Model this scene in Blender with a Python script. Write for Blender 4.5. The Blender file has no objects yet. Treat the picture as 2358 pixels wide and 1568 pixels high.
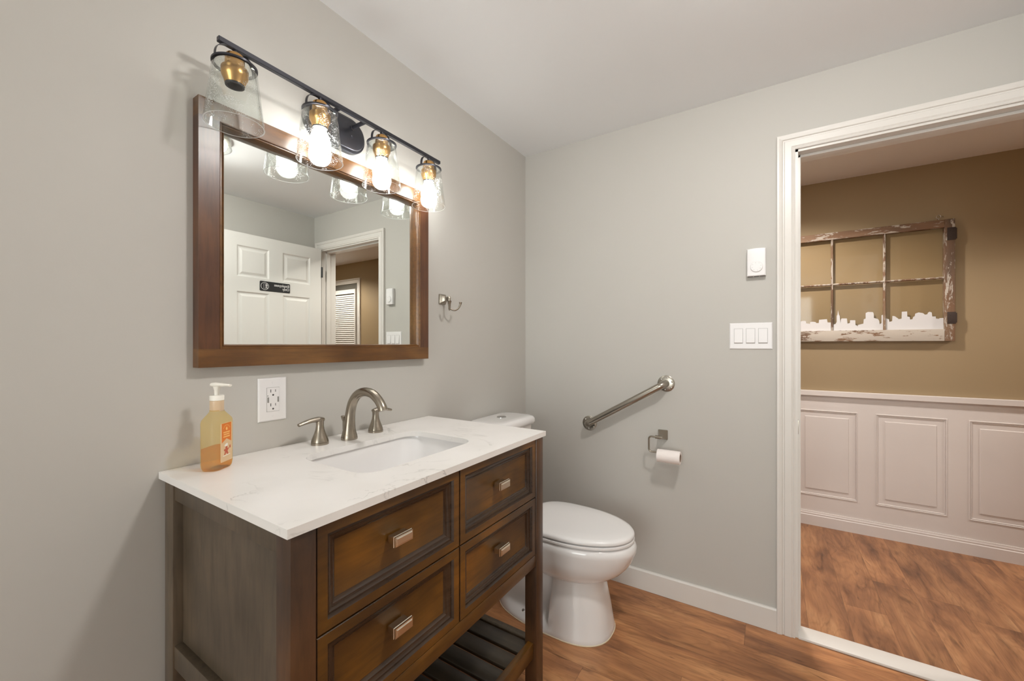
import bpy, bmesh, math, random
from mathutils import Vector, Matrix
PI = math.pi
C = bpy.context.scene.collection
scene = bpy.context.scene
random.seed(7)

# ------------------------------------------------------------------ camera
W_PX, H_PX, F_PX = 2358, 1568, 934.04
cam_data = bpy.data.cameras.new('camera')
cam_data.sensor_fit = 'HORIZONTAL'; cam_data.sensor_width = 36
cam_data.lens = 36 * F_PX / W_PX
cam_data.shift_y = (793.285 - H_PX / 2) / W_PX
cam_data.clip_start = 0.02
cam = bpy.data.objects.new('camera', cam_data); C.objects.link(cam)
cam.location = (1.2243, 0, 1.22)
cam.rotation_euler = (PI / 2, 0, math.radians(32.597))
scene.camera = cam

# ------------------------------------------------------------------ world, view, light levels
FILL_DAY = 6.0            # soft fill daylight through the added window behind the camera
world = bpy.data.worlds.new('world'); scene.world = world; world.use_nodes = True
wt = world.node_tree; bg_ = wt.nodes['Background']
tc_ = wt.nodes.new('ShaderNodeTexCoord'); sp_ = wt.nodes.new('ShaderNodeSeparateXYZ'); mr_ = wt.nodes.new('ShaderNodeMapRange')
wt.links.new(tc_.outputs['Generated'], sp_.inputs[0]); wt.links.new(sp_.outputs[2], mr_.inputs[0])
mr_.inputs[1].default_value = -0.03; mr_.inputs[2].default_value = 0.03     # lower half made brighter to lift the ceiling, sky above
mr_.inputs[3].default_value = FILL_DAY * 1.3; mr_.inputs[4].default_value = FILL_DAY * 1.15
bg_.inputs[0].default_value = (0.90, 0.96, 1.0, 1); wt.links.new(mr_.outputs[0], bg_.inputs[1])
vs = scene.view_settings
vs.view_transform = 'Standard'; vs.look = 'None'; vs.gamma = 1; vs.use_curve_mapping = False
vs.exposure = 0.1
BULB = 38.0          # emission of the three vanity bulbs
ROOM_LAMP = 175.0    # emission of the dome of the small ceiling lamp
HALL_LAMP = 104.0         # watts of each hall downlight

# room sizes
WB = 2.0623; WT = 0.13; WR = 2.164; WF = -2.7; HC = 2.327
HB = 3.423; HX0 = -0.6; HX1 = 4.9; HHC = 2.31
DX0, DX1, DZ = 1.318, 2.055, 2.022        # clear door opening
DEPTH_IN = WB + WT

# ------------------------------------------------------------------ materials
def nt(name):
    m = bpy.data.materials.new(name); m.use_nodes = True
    t = m.node_tree; t.nodes.clear()
    return m, t
def N(t, kind, **kw):
    n = t.nodes.new(kind)
    for k, v in kw.items():
        if k.startswith('i_'):
            n.inputs[k[2:].replace('_', ' ')].default_value = v
        else: setattr(n, k, v)
    return n
def L(t, a, b): t.links.new(a, b)
def math_node(t, op, a, b=None, c=None):
    n = t.nodes.new('ShaderNodeMath'); n.operation = op
    for i, v in enumerate((a, b, c)):
        if v is None: continue
        if hasattr(v, 'is_linked') or hasattr(v, 'links'): t.links.new(v, n.inputs[i])
        else: n.inputs[i].default_value = v
    return n.outputs[0]
def srgb(r, g, b):
    f = lambda c: (c / 255 / 12.92) if c / 255 <= 0.04045 else ((c / 255 + 0.055) / 1.055) ** 2.4
    return (f(r), f(g), f(b), 1)
def ramp(t, fac, stops):
    r = t.nodes.new('ShaderNodeValToRGB')
    el = r.color_ramp.elements
    while len(el) < len(stops): el.new(0.5)
    for e, (p, c) in zip(el, stops): e.position = p; e.color = c
    t.links.new(fac, r.inputs[0])
    return r.outputs[0]
def noise(t, vec, scale, detail=4, rough=0.5, dist=0.0):
    n = N(t, 'ShaderNodeTexNoise'); n.inputs['Scale'].default_value = scale
    n.inputs['Detail'].default_value = detail; n.inputs['Roughness'].default_value = rough
    n.inputs['Distortion'].default_value = dist
    if vec is not None: t.links.new(vec, n.inputs['Vector'])
    return n.outputs['Fac']
def objcoord(t, scale=None):
    c = N(t, 'ShaderNodeTexCoord').outputs['Object']
    if scale:
        m = N(t, 'ShaderNodeMapping'); m.inputs['Scale'].default_value = scale
        t.links.new(c, m.inputs['Vector']); return m.outputs[0]
    return c
def bump(t, h, strength=0.1, dist=0.001):
    b = N(t, 'ShaderNodeBump'); b.inputs['Strength'].default_value = strength
    b.inputs['Distance'].default_value = dist
    t.links.new(h, b.inputs['Height']); return b.outputs[0]
def mixc(t, fac, a, b):
    m = t.nodes.new('ShaderNodeMix'); m.data_type = 'RGBA'
    for s, v in ((m.inputs[0], fac), (m.inputs[6], a), (m.inputs[7], b)):
        if hasattr(v, 'is_linked'): t.links.new(v, s)
        else: s.default_value = v
    return m.outputs[2]
def principled(name, color, rough=0.5, metal=0.0, coat=0.0, spec=0.5, trans=0.0, vary=None, bmp=None, sheen=0):
    """vary=(scale vec, colour b, noise scale) ; bmp=(scale, strength, dist)"""
    m, t = nt(name)
    o = N(t, 'ShaderNodeOutputMaterial'); p = N(t, 'ShaderNodeBsdfPrincipled')
    L(t, p.outputs[0], o.inputs[0])
    p.inputs['Base Color'].default_value = color; p.inputs['Roughness'].default_value = rough
    p.inputs['Metallic'].default_value = metal; p.inputs['Coat Weight'].default_value = coat
    p.inputs['Specular IOR Level'].default_value = spec
    p.inputs['Transmission Weight'].default_value = trans
    if vary:
        f = noise(t, objcoord(t, vary[0]), vary[2], 5, 0.55)
        f = ramp(t, f, [(0.35, (0, 0, 0, 1)), (0.65, (1, 1, 1, 1))])
        L(t, mixc(t, f, color, vary[1]), p.inputs['Base Color'])
    if bmp:
        L(t, bump(t, noise(t, objcoord(t), bmp[0], 3), bmp[1], bmp[2]), p.inputs['Normal'])
    return m

M = {}
def wall_paint(name, col, rough=0.55):
    m, t = nt(name)
    o = N(t, 'ShaderNodeOutputMaterial'); p = N(t, 'ShaderNodeBsdfPrincipled'); L(t, p.outputs[0], o.inputs[0])
    c = objcoord(t)
    f = noise(t, c, 1.3, 2, 0.5)
    k = tuple(x * 0.955 for x in col[:3]) + (1,)
    L(t, mixc(t, f, col, k), p.inputs['Base Color'])
    p.inputs['Roughness'].default_value = rough; p.inputs['Specular IOR Level'].default_value = 0.35
    L(t, bump(t, noise(t, c, 260, 2, 0.6), 0.12, 0.0006), p.inputs['Normal'])
    return m
M['wall'] = wall_paint('greige_paint', srgb(192, 189, 183))
M['ceiling'] = wall_paint('ceiling_white', srgb(242, 244, 246), 0.8)
M['tan'] = wall_paint('tan_paint', srgb(158, 137, 106), 0.6)
M['hall_ceiling'] = wall_paint('hall_ceiling_paint', srgb(240, 240, 244), 0.8)
M['trim'] = principled('white_trim_paint', srgb(220, 216, 211), 0.35, vary=((1, 1, 1), srgb(215, 211, 205), 2.0))
M['door'] = principled('white_door_paint', srgb(222, 220, 216), 0.4)
M['wainscot'] = principled('white_wainscot_paint', srgb(222, 214, 210), 0.4, vary=((1, 1, 1), srgb(214, 206, 202), 1.5))
M['plate'] = principled('white_plastic', srgb(232, 230, 230), 0.35)
M['plate_shadow'] = principled('dark_slot', srgb(60, 60, 58), 0.6)
M['porcelain'] = principled('white_porcelain', srgb(232, 230, 229), 0.12, coat=0.6)
M['seat_plastic'] = principled('white_seat_plastic', srgb(234, 232, 231), 0.22)
M['black'] = principled('black_metal', srgb(62, 62, 68), 0.32, metal=0.6)
M['black_plastic'] = principled('black_plastic', srgb(30, 31, 33), 0.4)
M['brass'] = principled('brushed_brass', srgb(206, 162, 102), 0.28, metal=1.0)
M['chrome'] = principled('chrome', srgb(200, 200, 200), 0.12, metal=1.0)
M['screw'] = principled('screw_steel', srgb(190, 186, 178), 0.25, metal=1.0)
M['rust'] = principled('old_iron', srgb(66, 54, 48), 0.8, metal=0.2, bmp=(90, 0.6, 0.002))
M['paper'] = principled('tissue_paper', srgb(240, 232, 228), 0.9, bmp=(160, 0.4, 0.001))
M['card'] = principled('cardboard', srgb(150, 130, 112), 0.9)
M['decal'] = principled('white_vinyl', srgb(214, 212, 212), 0.55)
M['caulk'] = principled('yellowed_caulk', srgb(222, 208, 182), 0.6)
M['dark_gap'] = principled('dark_gap', srgb(14, 10, 8), 0.9)
M['cord'] = principled('grey_mark', srgb(140, 138, 134), 0.6)

def nickel(name, col, rough, scale):
    m, t = nt(name)
    o = N(t, 'ShaderNodeOutputMaterial'); p = N(t, 'ShaderNodeBsdfPrincipled'); L(t, p.outputs[0], o.inputs[0])
    p.inputs['Metallic'].default_value = 1.0; p.inputs['Base Color'].default_value = col
    f = noise(t, objcoord(t, scale), 30, 4, 0.6)
    p.inputs['Roughness'].default_value = rough
    return m
M['nickel'] = nickel('brushed_nickel', srgb(160, 151, 138), 0.27, (30, 30, 1.5))
M['steel'] = nickel('brushed_steel', srgb(166, 160, 150), 0.28, (2, 40, 2))
M['pull'] = nickel('satin_pull', srgb(214, 204, 188), 0.24, (40, 2, 40))

# dark stained vanity wood: object-space grain, axis = direction of the grain
def stain(name, axis, dark, mid, warm, rough=0.36):
    m, t = nt(name)
    o = N(t, 'ShaderNodeOutputMaterial'); p = N(t, 'ShaderNodeBsdfPrincipled'); L(t, p.outputs[0], o.inputs[0])
    s = [14, 14, 14]; s[axis] = 1.6
    g = noise(t, objcoord(t, tuple(s)), 5, 6, 0.62, 0.4)
    big = noise(t, objcoord(t), 4.2, 3, 0.5)
    base = ramp(t, big, [(0.32, dark), (0.52, mid), (0.72, warm)])
    gr = ramp(t, g, [(0.3, (0.55, 0.55, 0.55, 1)), (0.55, (1, 1, 1, 1)), (0.8, (1.25, 1.2, 1.1, 1))])
    mx = t.nodes.new('ShaderNodeMix'); mx.data_type = 'RGBA'; mx.blend_type = 'MULTIPLY'; mx.inputs[0].default_value = 0.75
    L(t, base, mx.inputs[6]); L(t, gr, mx.inputs[7])
    L(t, mx.outputs[2], p.inputs['Base Color'])
    p.inputs['Roughness'].default_value = rough
    p.inputs['Coat Weight'].default_value = 0.12; p.inputs['Coat Roughness'].default_value = 0.2
    L(t, bump(t, g, 0.06, 0.0008), p.inputs['Normal'])
    return m
D_, M_, W_ = srgb(62, 40, 20), srgb(94, 62, 20), srgb(128, 82, 20)
M['wood_h'] = stain('espresso_wood_horizontal', 1, D_, M_, W_)
M['wood_v'] = stain('espresso_wood_vertical', 2, srgb(56, 38, 26), srgb(82, 54, 33), srgb(98, 64, 34))
M['wood_sheen'] = stain('espresso_wood_sheen', 2, srgb(76, 65, 52), srgb(92, 79, 64), srgb(102, 88, 72), 0.40)  # same finish, greyed: grazing-angle gloss painted into the colour
M['wood_glaze'] = stain('dark_glazed_moulding', 1, srgb(44, 32, 24), srgb(58, 42, 30), srgb(72, 52, 34), 0.27)
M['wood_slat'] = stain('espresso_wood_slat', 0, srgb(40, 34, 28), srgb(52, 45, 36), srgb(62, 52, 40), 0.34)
M['mirror_h'] = stain('walnut_frame_horizontal', 1, srgb(76, 48, 19), srgb(101, 65, 29), srgb(122, 84, 42), 0.3)
M['mirror_v'] = stain('walnut_frame_vertical', 2, srgb(58, 34, 20), srgb(84, 50, 30), srgb(102, 64, 36), 0.3)

# white quartz with faint grey veins
def quartz():
    m, t = nt('white_quartz')
    o = N(t, 'ShaderNodeOutputMaterial'); p = N(t, 'ShaderNodeBsdfPrincipled'); L(t, p.outputs[0], o.inputs[0])
    c = objcoord(t)
    n1 = noise(t, c, 3.0, 5, 0.6, 1.6)
    d = math_node(t, 'ABSOLUTE', math_node(t, 'SUBTRACT', n1, 0.5))
    vein = ramp(t, d, [(0.0, (1, 1, 1, 1)), (0.014, (0, 0, 0, 1))])
    mask = ramp(t, noise(t, c, 4.4, 2), [(0.49, (0, 0, 0, 1)), (0.72, (1, 1, 1, 1))])
    f = math_node(t, 'MULTIPLY', math_node(t, 'MULTIPLY', vein, mask), 0.6)
    soft = ramp(t, noise(t, c, 5.0, 3), [(0.4, srgb(236, 233, 230)), (0.7, srgb(229, 226, 222))])
    L(t, mixc(t, f, soft, srgb(150, 148, 146)), p.inputs['Base Color'])
    p.inputs['Roughness'].default_value = 0.22
    return m
M['quartz'] = quartz()

# wood-look plank floor; along = axis the boards run
def planks(name, along, tint):
    m, t = nt(name)
    o = N(t, 'ShaderNodeOutputMaterial'); p = N(t, 'ShaderNodeBsdfPrincipled'); L(t, p.outputs[0], o.inputs[0])
    sep = N(t, 'ShaderNodeSeparateXYZ'); L(t, objcoord(t), sep.inputs[0])
    u = sep.outputs[0] if along == 0 else sep.outputs[1]
    v = sep.outputs[1] if along == 0 else sep.outputs[0]
    row = math_node(t, 'FLOOR', math_node(t, 'DIVIDE', math_node(t, 'ADD', v, 0.031), 0.152))
    wn = N(t, 'ShaderNodeTexWhiteNoise', noise_dimensions='1D'); L(t, row, wn.inputs['W'])
    uo = math_node(t, 'ADD', u, math_node(t, 'MULTIPLY', wn.outputs[0], 1.22))
    col = math_node(t, 'FLOOR', math_node(t, 'DIVIDE', uo, 1.22))
    wid = N(t, 'ShaderNodeTexWhiteNoise', noise_dimensions='2D')
    cb = N(t, 'ShaderNodeCombineXYZ'); L(t, row, cb.inputs[0]); L(t, col, cb.inputs[1]); L(t, cb.outputs[0], wid.inputs['Vector'])
    rnd = wid.outputs[0]
    def mul(a, b, f=1.0):
        x = t.nodes.new('ShaderNodeMix'); x.data_type = 'RGBA'; x.blend_type = 'MULTIPLY'; x.inputs[0].default_value = f
        L(t, a, x.inputs[6])
        if hasattr(b, 'is_linked'): L(t, b, x.inputs[7])
        else: x.inputs[7].default_value = b
        return x.outputs[2]
    def stretched(su, sv, k):
        q = N(t, 'ShaderNodeCombineXYZ')
        L(t, math_node(t, 'MULTIPLY_ADD', rnd, k, math_node(t, 'MULTIPLY', u, su)), q.inputs[0])
        L(t, math_node(t, 'MULTIPLY_ADD', rnd, k * 0.7, math_node(t, 'MULTIPLY', v, sv)), q.inputs[1])
        return q.outputs[0]
    big = noise(t, stretched(1.6, 5.5, 31.0), 1.6, 3, 0.5, 0.7)
    figure = noise(t, stretched(1.3, 6.0, 17.0), 2.0, 3, 0.45, 0.9)          # cathedral figure the rings follow
    vo = N(t, 'ShaderNodeTexVoronoi'); vo.inputs['Scale'].default_value = 1.0
    L(t, stretched(1.9, 6.5, 23.0), vo.inputs['Vector'])
    near = math_node(t, 'POWER', math_node(t, 'MAXIMUM', math_node(t, 'SUBTRACT', 1.0, math_node(t, 'DIVIDE', vo.outputs['Distance'], 0.42)), 0.0), 1.5)
    phase = math_node(t, 'MULTIPLY_ADD', figure, 46.0, math_node(t, 'MULTIPLY', near, 22.0))
    ringw = math_node(t, 'MULTIPLY_ADD', math_node(t, 'SINE', phase), 0.5, 0.5)
    fibre = noise(t, stretched(2.2, 60.0, 41.0), 3.0, 5, 0.6, 0.3)
    smoke = noise(t, stretched(2.6, 13.0, 53.0), 1.5, 5, 0.58, 1.1)
    fine = noise(t, stretched(3.0, 22.0, 61.0), 2.4, 4, 0.6, 0.8)
    base = ramp(t, big, [(0.30, srgb(128, 88, 60)), (0.46, srgb(160, 112, 76)), (0.58, srgb(178, 128, 87)), (0.74, srgb(196, 148, 104))])
    k0 = ramp(t, ringw, [(0.0, (0.86, 0.84, 0.82, 1)), (0.25, (0.97, 0.97, 0.97, 1)), (1.0, (1.04, 1.04, 1.04, 1))])
    k1 = ramp(t, smoke, [(0.30, (0.46, 0.42, 0.40, 1)), (0.40, (0.80, 0.78, 0.76, 1)), (0.50, (1.0, 1.0, 1.0, 1)), (0.72, (1.10, 1.10, 1.08, 1))])
    k2 = ramp(t, fibre, [(0.3, (0.88, 0.87, 0.86, 1)), (0.5, (1, 1, 1, 1)), (0.75, (1.05, 1.05, 1.04, 1))])
    k3 = ramp(t, fine, [(0.27, (0.40, 0.36, 0.34, 1)), (0.33, (1, 1, 1, 1))])
    c = mul(mul(mul(mul(base, k0, 0.9), k1, 0.9), k2, 1.0), k3, 0.8)
    kn = ramp(t, math_node(t, 'ADD', vo.outputs['Distance'], math_node(t, 'MULTIPLY', math_node(t, 'SUBTRACT', smoke, 0.5), 0.10)), [(0.035, (1, 1, 1, 1)), (0.10, (0, 0, 0, 1))])
    kgate = N(t, 'ShaderNodeTexWhiteNoise', noise_dimensions='3D'); L(t, vo.outputs['Position'], kgate.inputs['Vector'])
    c = mixc(t, math_node(t, 'MULTIPLY', math_node(t, 'MULTIPLY', kn, 0.8), math_node(t, 'GREATER_THAN', kgate.outputs[0], 0.45)), c, srgb(64, 40, 28))
    # per-board tone and seams
    tone = ramp(t, rnd, [(0.0, (0.86, 0.85, 0.84, 1)), (1.0, (1.08, 1.06, 1.05, 1))])
    c = mul(c, tone); c = mul(c, tint)
    fv = math_node(t, 'FRACT', math_node(t, 'DIVIDE', math_node(t, 'ADD', v, 0.031), 0.152))
    fu = math_node(t, 'FRACT', math_node(t, 'DIVIDE', uo, 1.22))
    seam = math_node(t, 'MAXIMUM', math_node(t, 'LESS_THAN', fv, 0.008), math_node(t, 'LESS_THAN', fu, 0.0013))
    c = mixc(t, math_node(t, 'MULTIPLY', seam, 0.55), c, srgb(64, 40, 26))
    L(t, c, p.inputs['Base Color'])
    L(t, math_node(t, 'MULTIPLY_ADD', fine, 0.12, 0.30), p.inputs['Roughness'])
    L(t, bump(t, math_node(t, 'SUBTRACT', fine, seam), 0.08, 0.0008), p.inputs['Normal'])
    return m
M['floor'] = planks('plank_floor_bathroom', 0, (1.02, 0.98, 0.93, 1))
M['floor_hall'] = planks('plank_floor_hall', 1, (0.85, 0.84, 0.85, 1))

# peeling paint on the old sash, axis = grain
def peeling(name, axis, cover):
    m, t = nt(name)
    o = N(t, 'ShaderNodeOutputMaterial'); p = N(t, 'ShaderNodeBsdfPrincipled'); L(t, p.outputs[0], o.inputs[0])
    s = [1, 1, 1]; s[axis] = 0.22
    v = objcoord(t, tuple(s))
    w = [30, 30, 30]; w[axis] = 2
    grain = noise(t, objcoord(t, tuple(w)), 6, 5, 0.6)
    wood = ramp(t, noise(t, v, 9, 3), [(0.3, srgb(92, 78, 66)), (0.5, srgb(138, 104, 78)), (0.7, srgb(158, 132, 106))])
    wood = mixc(t, math_node(t, 'MULTIPLY', grain, 0.5), wood, srgb(84, 66, 54))
    pn = noise(t, v, 42, 7, 0.72, 0.3)
    pf = ramp(t, pn, [(cover, (0, 0, 0, 1)), (cover + 0.02, (1, 1, 1, 1))])
    col = mixc(t, pf, wood, srgb(188, 178, 166))
    L(t, col, p.inputs['Base Color']); p.inputs['Roughness'].default_value = 0.75
    L(t, bump(t, pf, 0.5, 0.0012), p.inputs['Normal'])
    return m
M['peel_h'] = peeling('peeling_paint_rail', 0, 0.43)
M['peel_t'] = peeling('peeling_paint_top_rail', 0, 0.53)
M['peel_v'] = peeling('peeling_paint_stile', 2, 0.545)
M['muntin'] = peeling('peeling_paint_muntin', 2, 0.50)

# mirror glass
m, t = nt('mirror_silver'); o = N(t, 'ShaderNodeOutputMaterial'); g = N(t, 'ShaderNodeBsdfGlossy')
g.inputs['Roughness'].default_value = 0.0; g.inputs['Color'].default_value = (0.80, 0.83, 0.80, 1)
L(t, g.outputs[0], o.inputs[0]); M['mirror'] = m

# thin clear glass: fresnel mix of transparent and glossy, optionally with seed bubbles
def clear_glass(name, seeds=0.0, tint=(0.97, 0.98, 0.97, 1), boost=1.0):
    m, t = nt(name)
    o = N(t, 'ShaderNodeOutputMaterial')
    tr = N(t, 'ShaderNodeBsdfTransparent'); tr.inputs[0].default_value = tint
    gl = N(t, 'ShaderNodeBsdfGlossy'); gl.inputs['Roughness'].default_value = 0.05
    fr = N(t, 'ShaderNodeLayerWeight'); fr.inputs[0].default_value = 0.5
    mx = N(t, 'ShaderNodeMixShader')
    L(t, math_node(t, 'MULTIPLY_ADD', math_node(t, 'POWER', fr.outputs['Facing'], 4.0), 0.55 * boost, 0.02 + 0.02 * boost), mx.inputs[0])
    L(t, tr.outputs[0], mx.inputs[1]); L(t, gl.outputs[0], mx.inputs[2])
    out = mx.outputs[0]
    if seeds:
        c = objcoord(t)
        vo = N(t, 'ShaderNodeTexVoronoi'); vo.inputs['Scale'].default_value = 300
        L(t, c, vo.inputs['Vector'])
        cl = noise(t, c, 26, 2)
        thr = math_node(t, 'MULTIPLY', math_node(t, 'GREATER_THAN', cl, 0.53), math_node(t, 'MULTIPLY', cl, seeds))
        f = math_node(t, 'LESS_THAN', vo.outputs['Distance'], thr)
        tl = N(t, 'ShaderNodeBsdfTranslucent'); tl.inputs[0].default_value = (1, 1, 1, 1)
        df = N(t, 'ShaderNodeBsdfDiffuse'); df.inputs[0].default_value = (1, 1, 1, 1)
        bb = N(t, 'ShaderNodeMixShader'); bb.inputs[0].default_value = 0.5
        L(t, tl.outputs[0], bb.inputs[1]); L(t, df.outputs[0], bb.inputs[2])
        m2 = N(t, 'ShaderNodeMixShader'); L(t, math_node(t, 'MULTIPLY', f, 0.55), m2.inputs[0])
        L(t, out, m2.inputs[1]); L(t, bb.outputs[0], m2.inputs[2]); out = m2.outputs[0]
    L(t, out, o.inputs[0])
    return m
M['shade_glass'] = clear_glass('seeded_glass', 0.40, boost=1.25)
M['pane_glass'] = clear_glass('old_pane_glass', 0.0, (0.97, 0.96, 0.93, 1), boost=0.5)
m, t = nt('glass_rim'); o = N(t, 'ShaderNodeOutputMaterial')
tr = N(t, 'ShaderNodeBsdfTransparent'); df = N(t, 'ShaderNodeBsdfPrincipled'); df.inputs['Base Color'].default_value = (0.85, 0.87, 0.87, 1); df.inputs['Roughness'].default_value = 0.15
mx = N(t, 'ShaderNodeMixShader'); mx.inputs[0].default_value = 0.6
L(t, tr.outputs[0], mx.inputs[1]); L(t, df.outputs[0], mx.inputs[2]); L(t, mx.outputs[0], o.inputs[0]); M['rim'] = m

def emit(name, col, s):
    m, t = nt(name); o = N(t, 'ShaderNodeOutputMaterial'); e = N(t, 'ShaderNodeEmission')
    e.inputs[0].default_value = col; e.inputs[1].default_value = s; L(t, e.outputs[0], o.inputs[0]); return m
M['bulb'] = emit('lit_bulb', (1.0, 0.985, 0.965, 1), BULB)
M['dome'] = emit('lit_dome', (1.0, 0.97, 0.93, 1), ROOM_LAMP)
M['lens'] = emit('lit_lens', (1.0, 0.93, 0.86, 1), 40)

def tinted(name, col, dens, rough=0.05):
    m, t = nt(name); o = N(t, 'ShaderNodeOutputMaterial')
    tr = N(t, 'ShaderNodeBsdfTransparent'); tr.inputs[0].default_value = col
    p = N(t, 'ShaderNodeBsdfPrincipled'); p.inputs['Base Color'].default_value = col; p.inputs['Roughness'].default_value = rough
    mx = N(t, 'ShaderNodeMixShader'); mx.inputs[0].default_value = dens
    L(t, tr.outputs[0], mx.inputs[1]); L(t, p.outputs[0], mx.inputs[2]); L(t, mx.outputs[0], o.inputs[0]); return m
M['bottle'] = tinted('amber_clear_plastic', srgb(248, 236, 200), 0.16)
M['soap'] = tinted('amber_liquid_soap', srgb(250, 208, 84), 0.12)
M['collar'] = principled('tan_collar_plastic', srgb(214, 188, 156), 0.3)
M['plate_line'] = principled('plastic_seam', srgb(178, 176, 174), 0.5)
M['louvre_gap'] = principled('closet_shade', srgb(96, 92, 84), 0.8)  # shade of the dark closet interior put into the sheet's colour
M['pump'] = principled('milky_pump_plastic', srgb(240, 236, 226), 0.35)
M['label'] = principled('cream_label', srgb(222, 190, 148), 0.45)
M['label_orange'] = principled('orange_label_ink', srgb(222, 122, 44), 0.45)
M['label_red'] = principled('rust_label_ink', srgb(190, 92, 66), 0.5)
M['label_white'] = principled('white_label_ink', srgb(245, 238, 226), 0.5)
M['label_gold'] = principled('gold_label_ink', srgb(246, 196, 120), 0.5)

# ------------------------------------------------------------------ mesh helpers
def world_loc(o):
    v = Vector((0, 0, 0))
    while o is not None: v += o.location; o = o.parent
    return v
def obj(name, bm, mat, parent=None, smooth=35, label=None):
    """link a bmesh given in WORLD coordinates as one object"""
    bmesh.ops.remove_doubles(bm, verts=bm.verts, dist=1e-6)
    bmesh.ops.recalc_face_normals(bm, faces=bm.faces)
    mats = mat if isinstance(mat, (list, tuple)) else [mat]
    if parent is not None: off = world_loc(parent)
    else:
        xs = [v.co for v in bm.verts]
        lo = Vector([min(c[i] for c in xs) for i in range(3)]); hi = Vector([max(c[i] for c in xs) for i in range(3)])
        off = Vector(((lo.x + hi.x) / 2, (lo.y + hi.y) / 2, lo.z))
    bmesh.ops.translate(bm, verts=bm.verts, vec=-off)
    me = bpy.data.meshes.new(name); bm.to_mesh(me); bm.free()
    for x in mats: me.materials.append(x)
    if smooth:
        me.shade_smooth()
        a = math.radians(smooth)
        bm2 = bmesh.new(); bm2.from_mesh(me)
        for e in bm2.edges:
            if len(e.link_faces) == 2 and e.calc_face_angle(0) > a: e.smooth = False
        bm2.to_mesh(me); bm2.free()
    o = bpy.data.objects.new(name, me); C.objects.link(o)
    if parent is not None: o.parent = parent
    else: o.location = off
    if label: o['label'] = label
    return o
def thing(name, label, cat, loc, group=None):
    o = bpy.data.objects.new(name, None); C.objects.link(o)
    o.empty_display_size = 0.05
    o.location = loc; o['label'] = label; o['category'] = cat
    if group: o['group'] = group
    return o
def tag(o, label, cat, group=None):
    o['label'] = label; o['category'] = cat
    if group: o['group'] = group
    return o
def struct(o): o['kind'] = 'structure'; return o

def add_box(bm, a, b, bev=0.0, seg=2, mi=0):
    r = bmesh.ops.create_cube(bm, size=1.0)
    vs_ = r['verts']
    for v in vs_:
        v.co = Vector([(a[i] + b[i]) / 2 + v.co[i] * (b[i] - a[i]) for i in range(3)])
    fs = set(f for v in vs_ for f in v.link_faces)
    for f in fs: f.material_index = mi
    if bev > 0:
        es = list(set(e for v in vs_ for e in v.link_edges))
        bmesh.ops.bevel(bm, geom=es, offset=bev, segments=seg, affect='EDGES', profile=0.5)
    return vs_
def box(a, b, bev=0.0, seg=2):
    bm = bmesh.new(); add_box(bm, a, b, bev, seg); return bm
def add_rings(bm, rings, close=True, cap0=True, cap1=True, mi=0):
    """rings: list of equal-length point lists"""
    vr = [[bm.verts.new(p) for p in r] for r in rings]
    n = len(vr[0])
    for a, b in zip(vr, vr[1:]):
        for i in range(n if close else n - 1):
            j = (i + 1) % n
            try: bm.faces.new((a[i], a[j], b[j], b[i])).material_index = mi
            except ValueError: pass
    if cap0: bm.faces.new(vr[0]).material_index = mi
    if cap1: bm.faces.new(vr[-1]).material_index = mi
    return vr
def frame_of(d):
    d = d.normalized()
    up = Vector((0, 0, 1)) if abs(d.z) < 0.95 else Vector((1, 0, 0))
    a = d.cross(up).normalized(); return a, d.cross(a).normalized()
def add_lathe(bm, base, axis, prof, seg=32, cap0=True, cap1=True, mi=0):
    """prof = [(distance along axis, radius)]"""
    base = Vector(base); axis = Vector(axis).normalized(); a, b = frame_of(axis)
    rings = [[base + axis * h + (a * math.cos(2 * PI * k / seg) + b * math.sin(2 * PI * k / seg)) * max(r, 1e-5) for k in range(seg)] for h, r in prof]
    return add_rings(bm, rings, True, cap0, cap1, mi)
def add_tube(bm, pts, rad, seg=16, caps=True, mi=0, flat=None):
    """flat=(ru, rv) scale of the section across / along the second axis"""
    pts = [Vector(p) for p in pts]
    if not isinstance(rad, (list, tuple)): rad = [rad] * len(pts)
    rings = []; a = None
    for i, p in enumerate(pts):
        d = (pts[min(i + 1, len(pts) - 1)] - pts[max(i - 1, 0)]).normalized()
        if a is None: a, b = frame_of(d)
        else:
            a = (a - d * a.dot(d)).normalized(); b = d.cross(a).normalized()
        fu, fv = flat if flat else (1, 1)
        rings.append([p + (a * math.cos(2 * PI * k / seg) * fu + b * math.sin(2 * PI * k / seg) * fv) * rad[i] for k in range(seg)])
    return add_rings(bm, rings, True, caps, caps, mi)
def smooth_path(pts, n=8):
    """Catmull-Rom through points"""
    P = [Vector(p) for p in pts]; P = [P[0] * 2 - P[1]] + P + [P[-1] * 2 - P[-2]]
    out = []
    for i in range(1, len(P) - 2):
        for k in range(n):
            t_ = k / n
            out.append(0.5 * ((2 * P[i]) + (-P[i - 1] + P[i + 1]) * t_ + (2 * P[i - 1] - 5 * P[i] + 4 * P[i + 1] - P[i + 2]) * t_ ** 2 + (-P[i - 1] + 3 * P[i] - 3 * P[i + 1] + P[i + 2]) * t_ ** 3))
    out.append(P[-2]); return out
def lerp_list(vals, n):
    out = []
    for a, b in zip(vals, vals[1:]):
        for k in range(n): out.append(a + (b - a) * k / n)
    out.append(vals[-1]); return out
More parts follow.
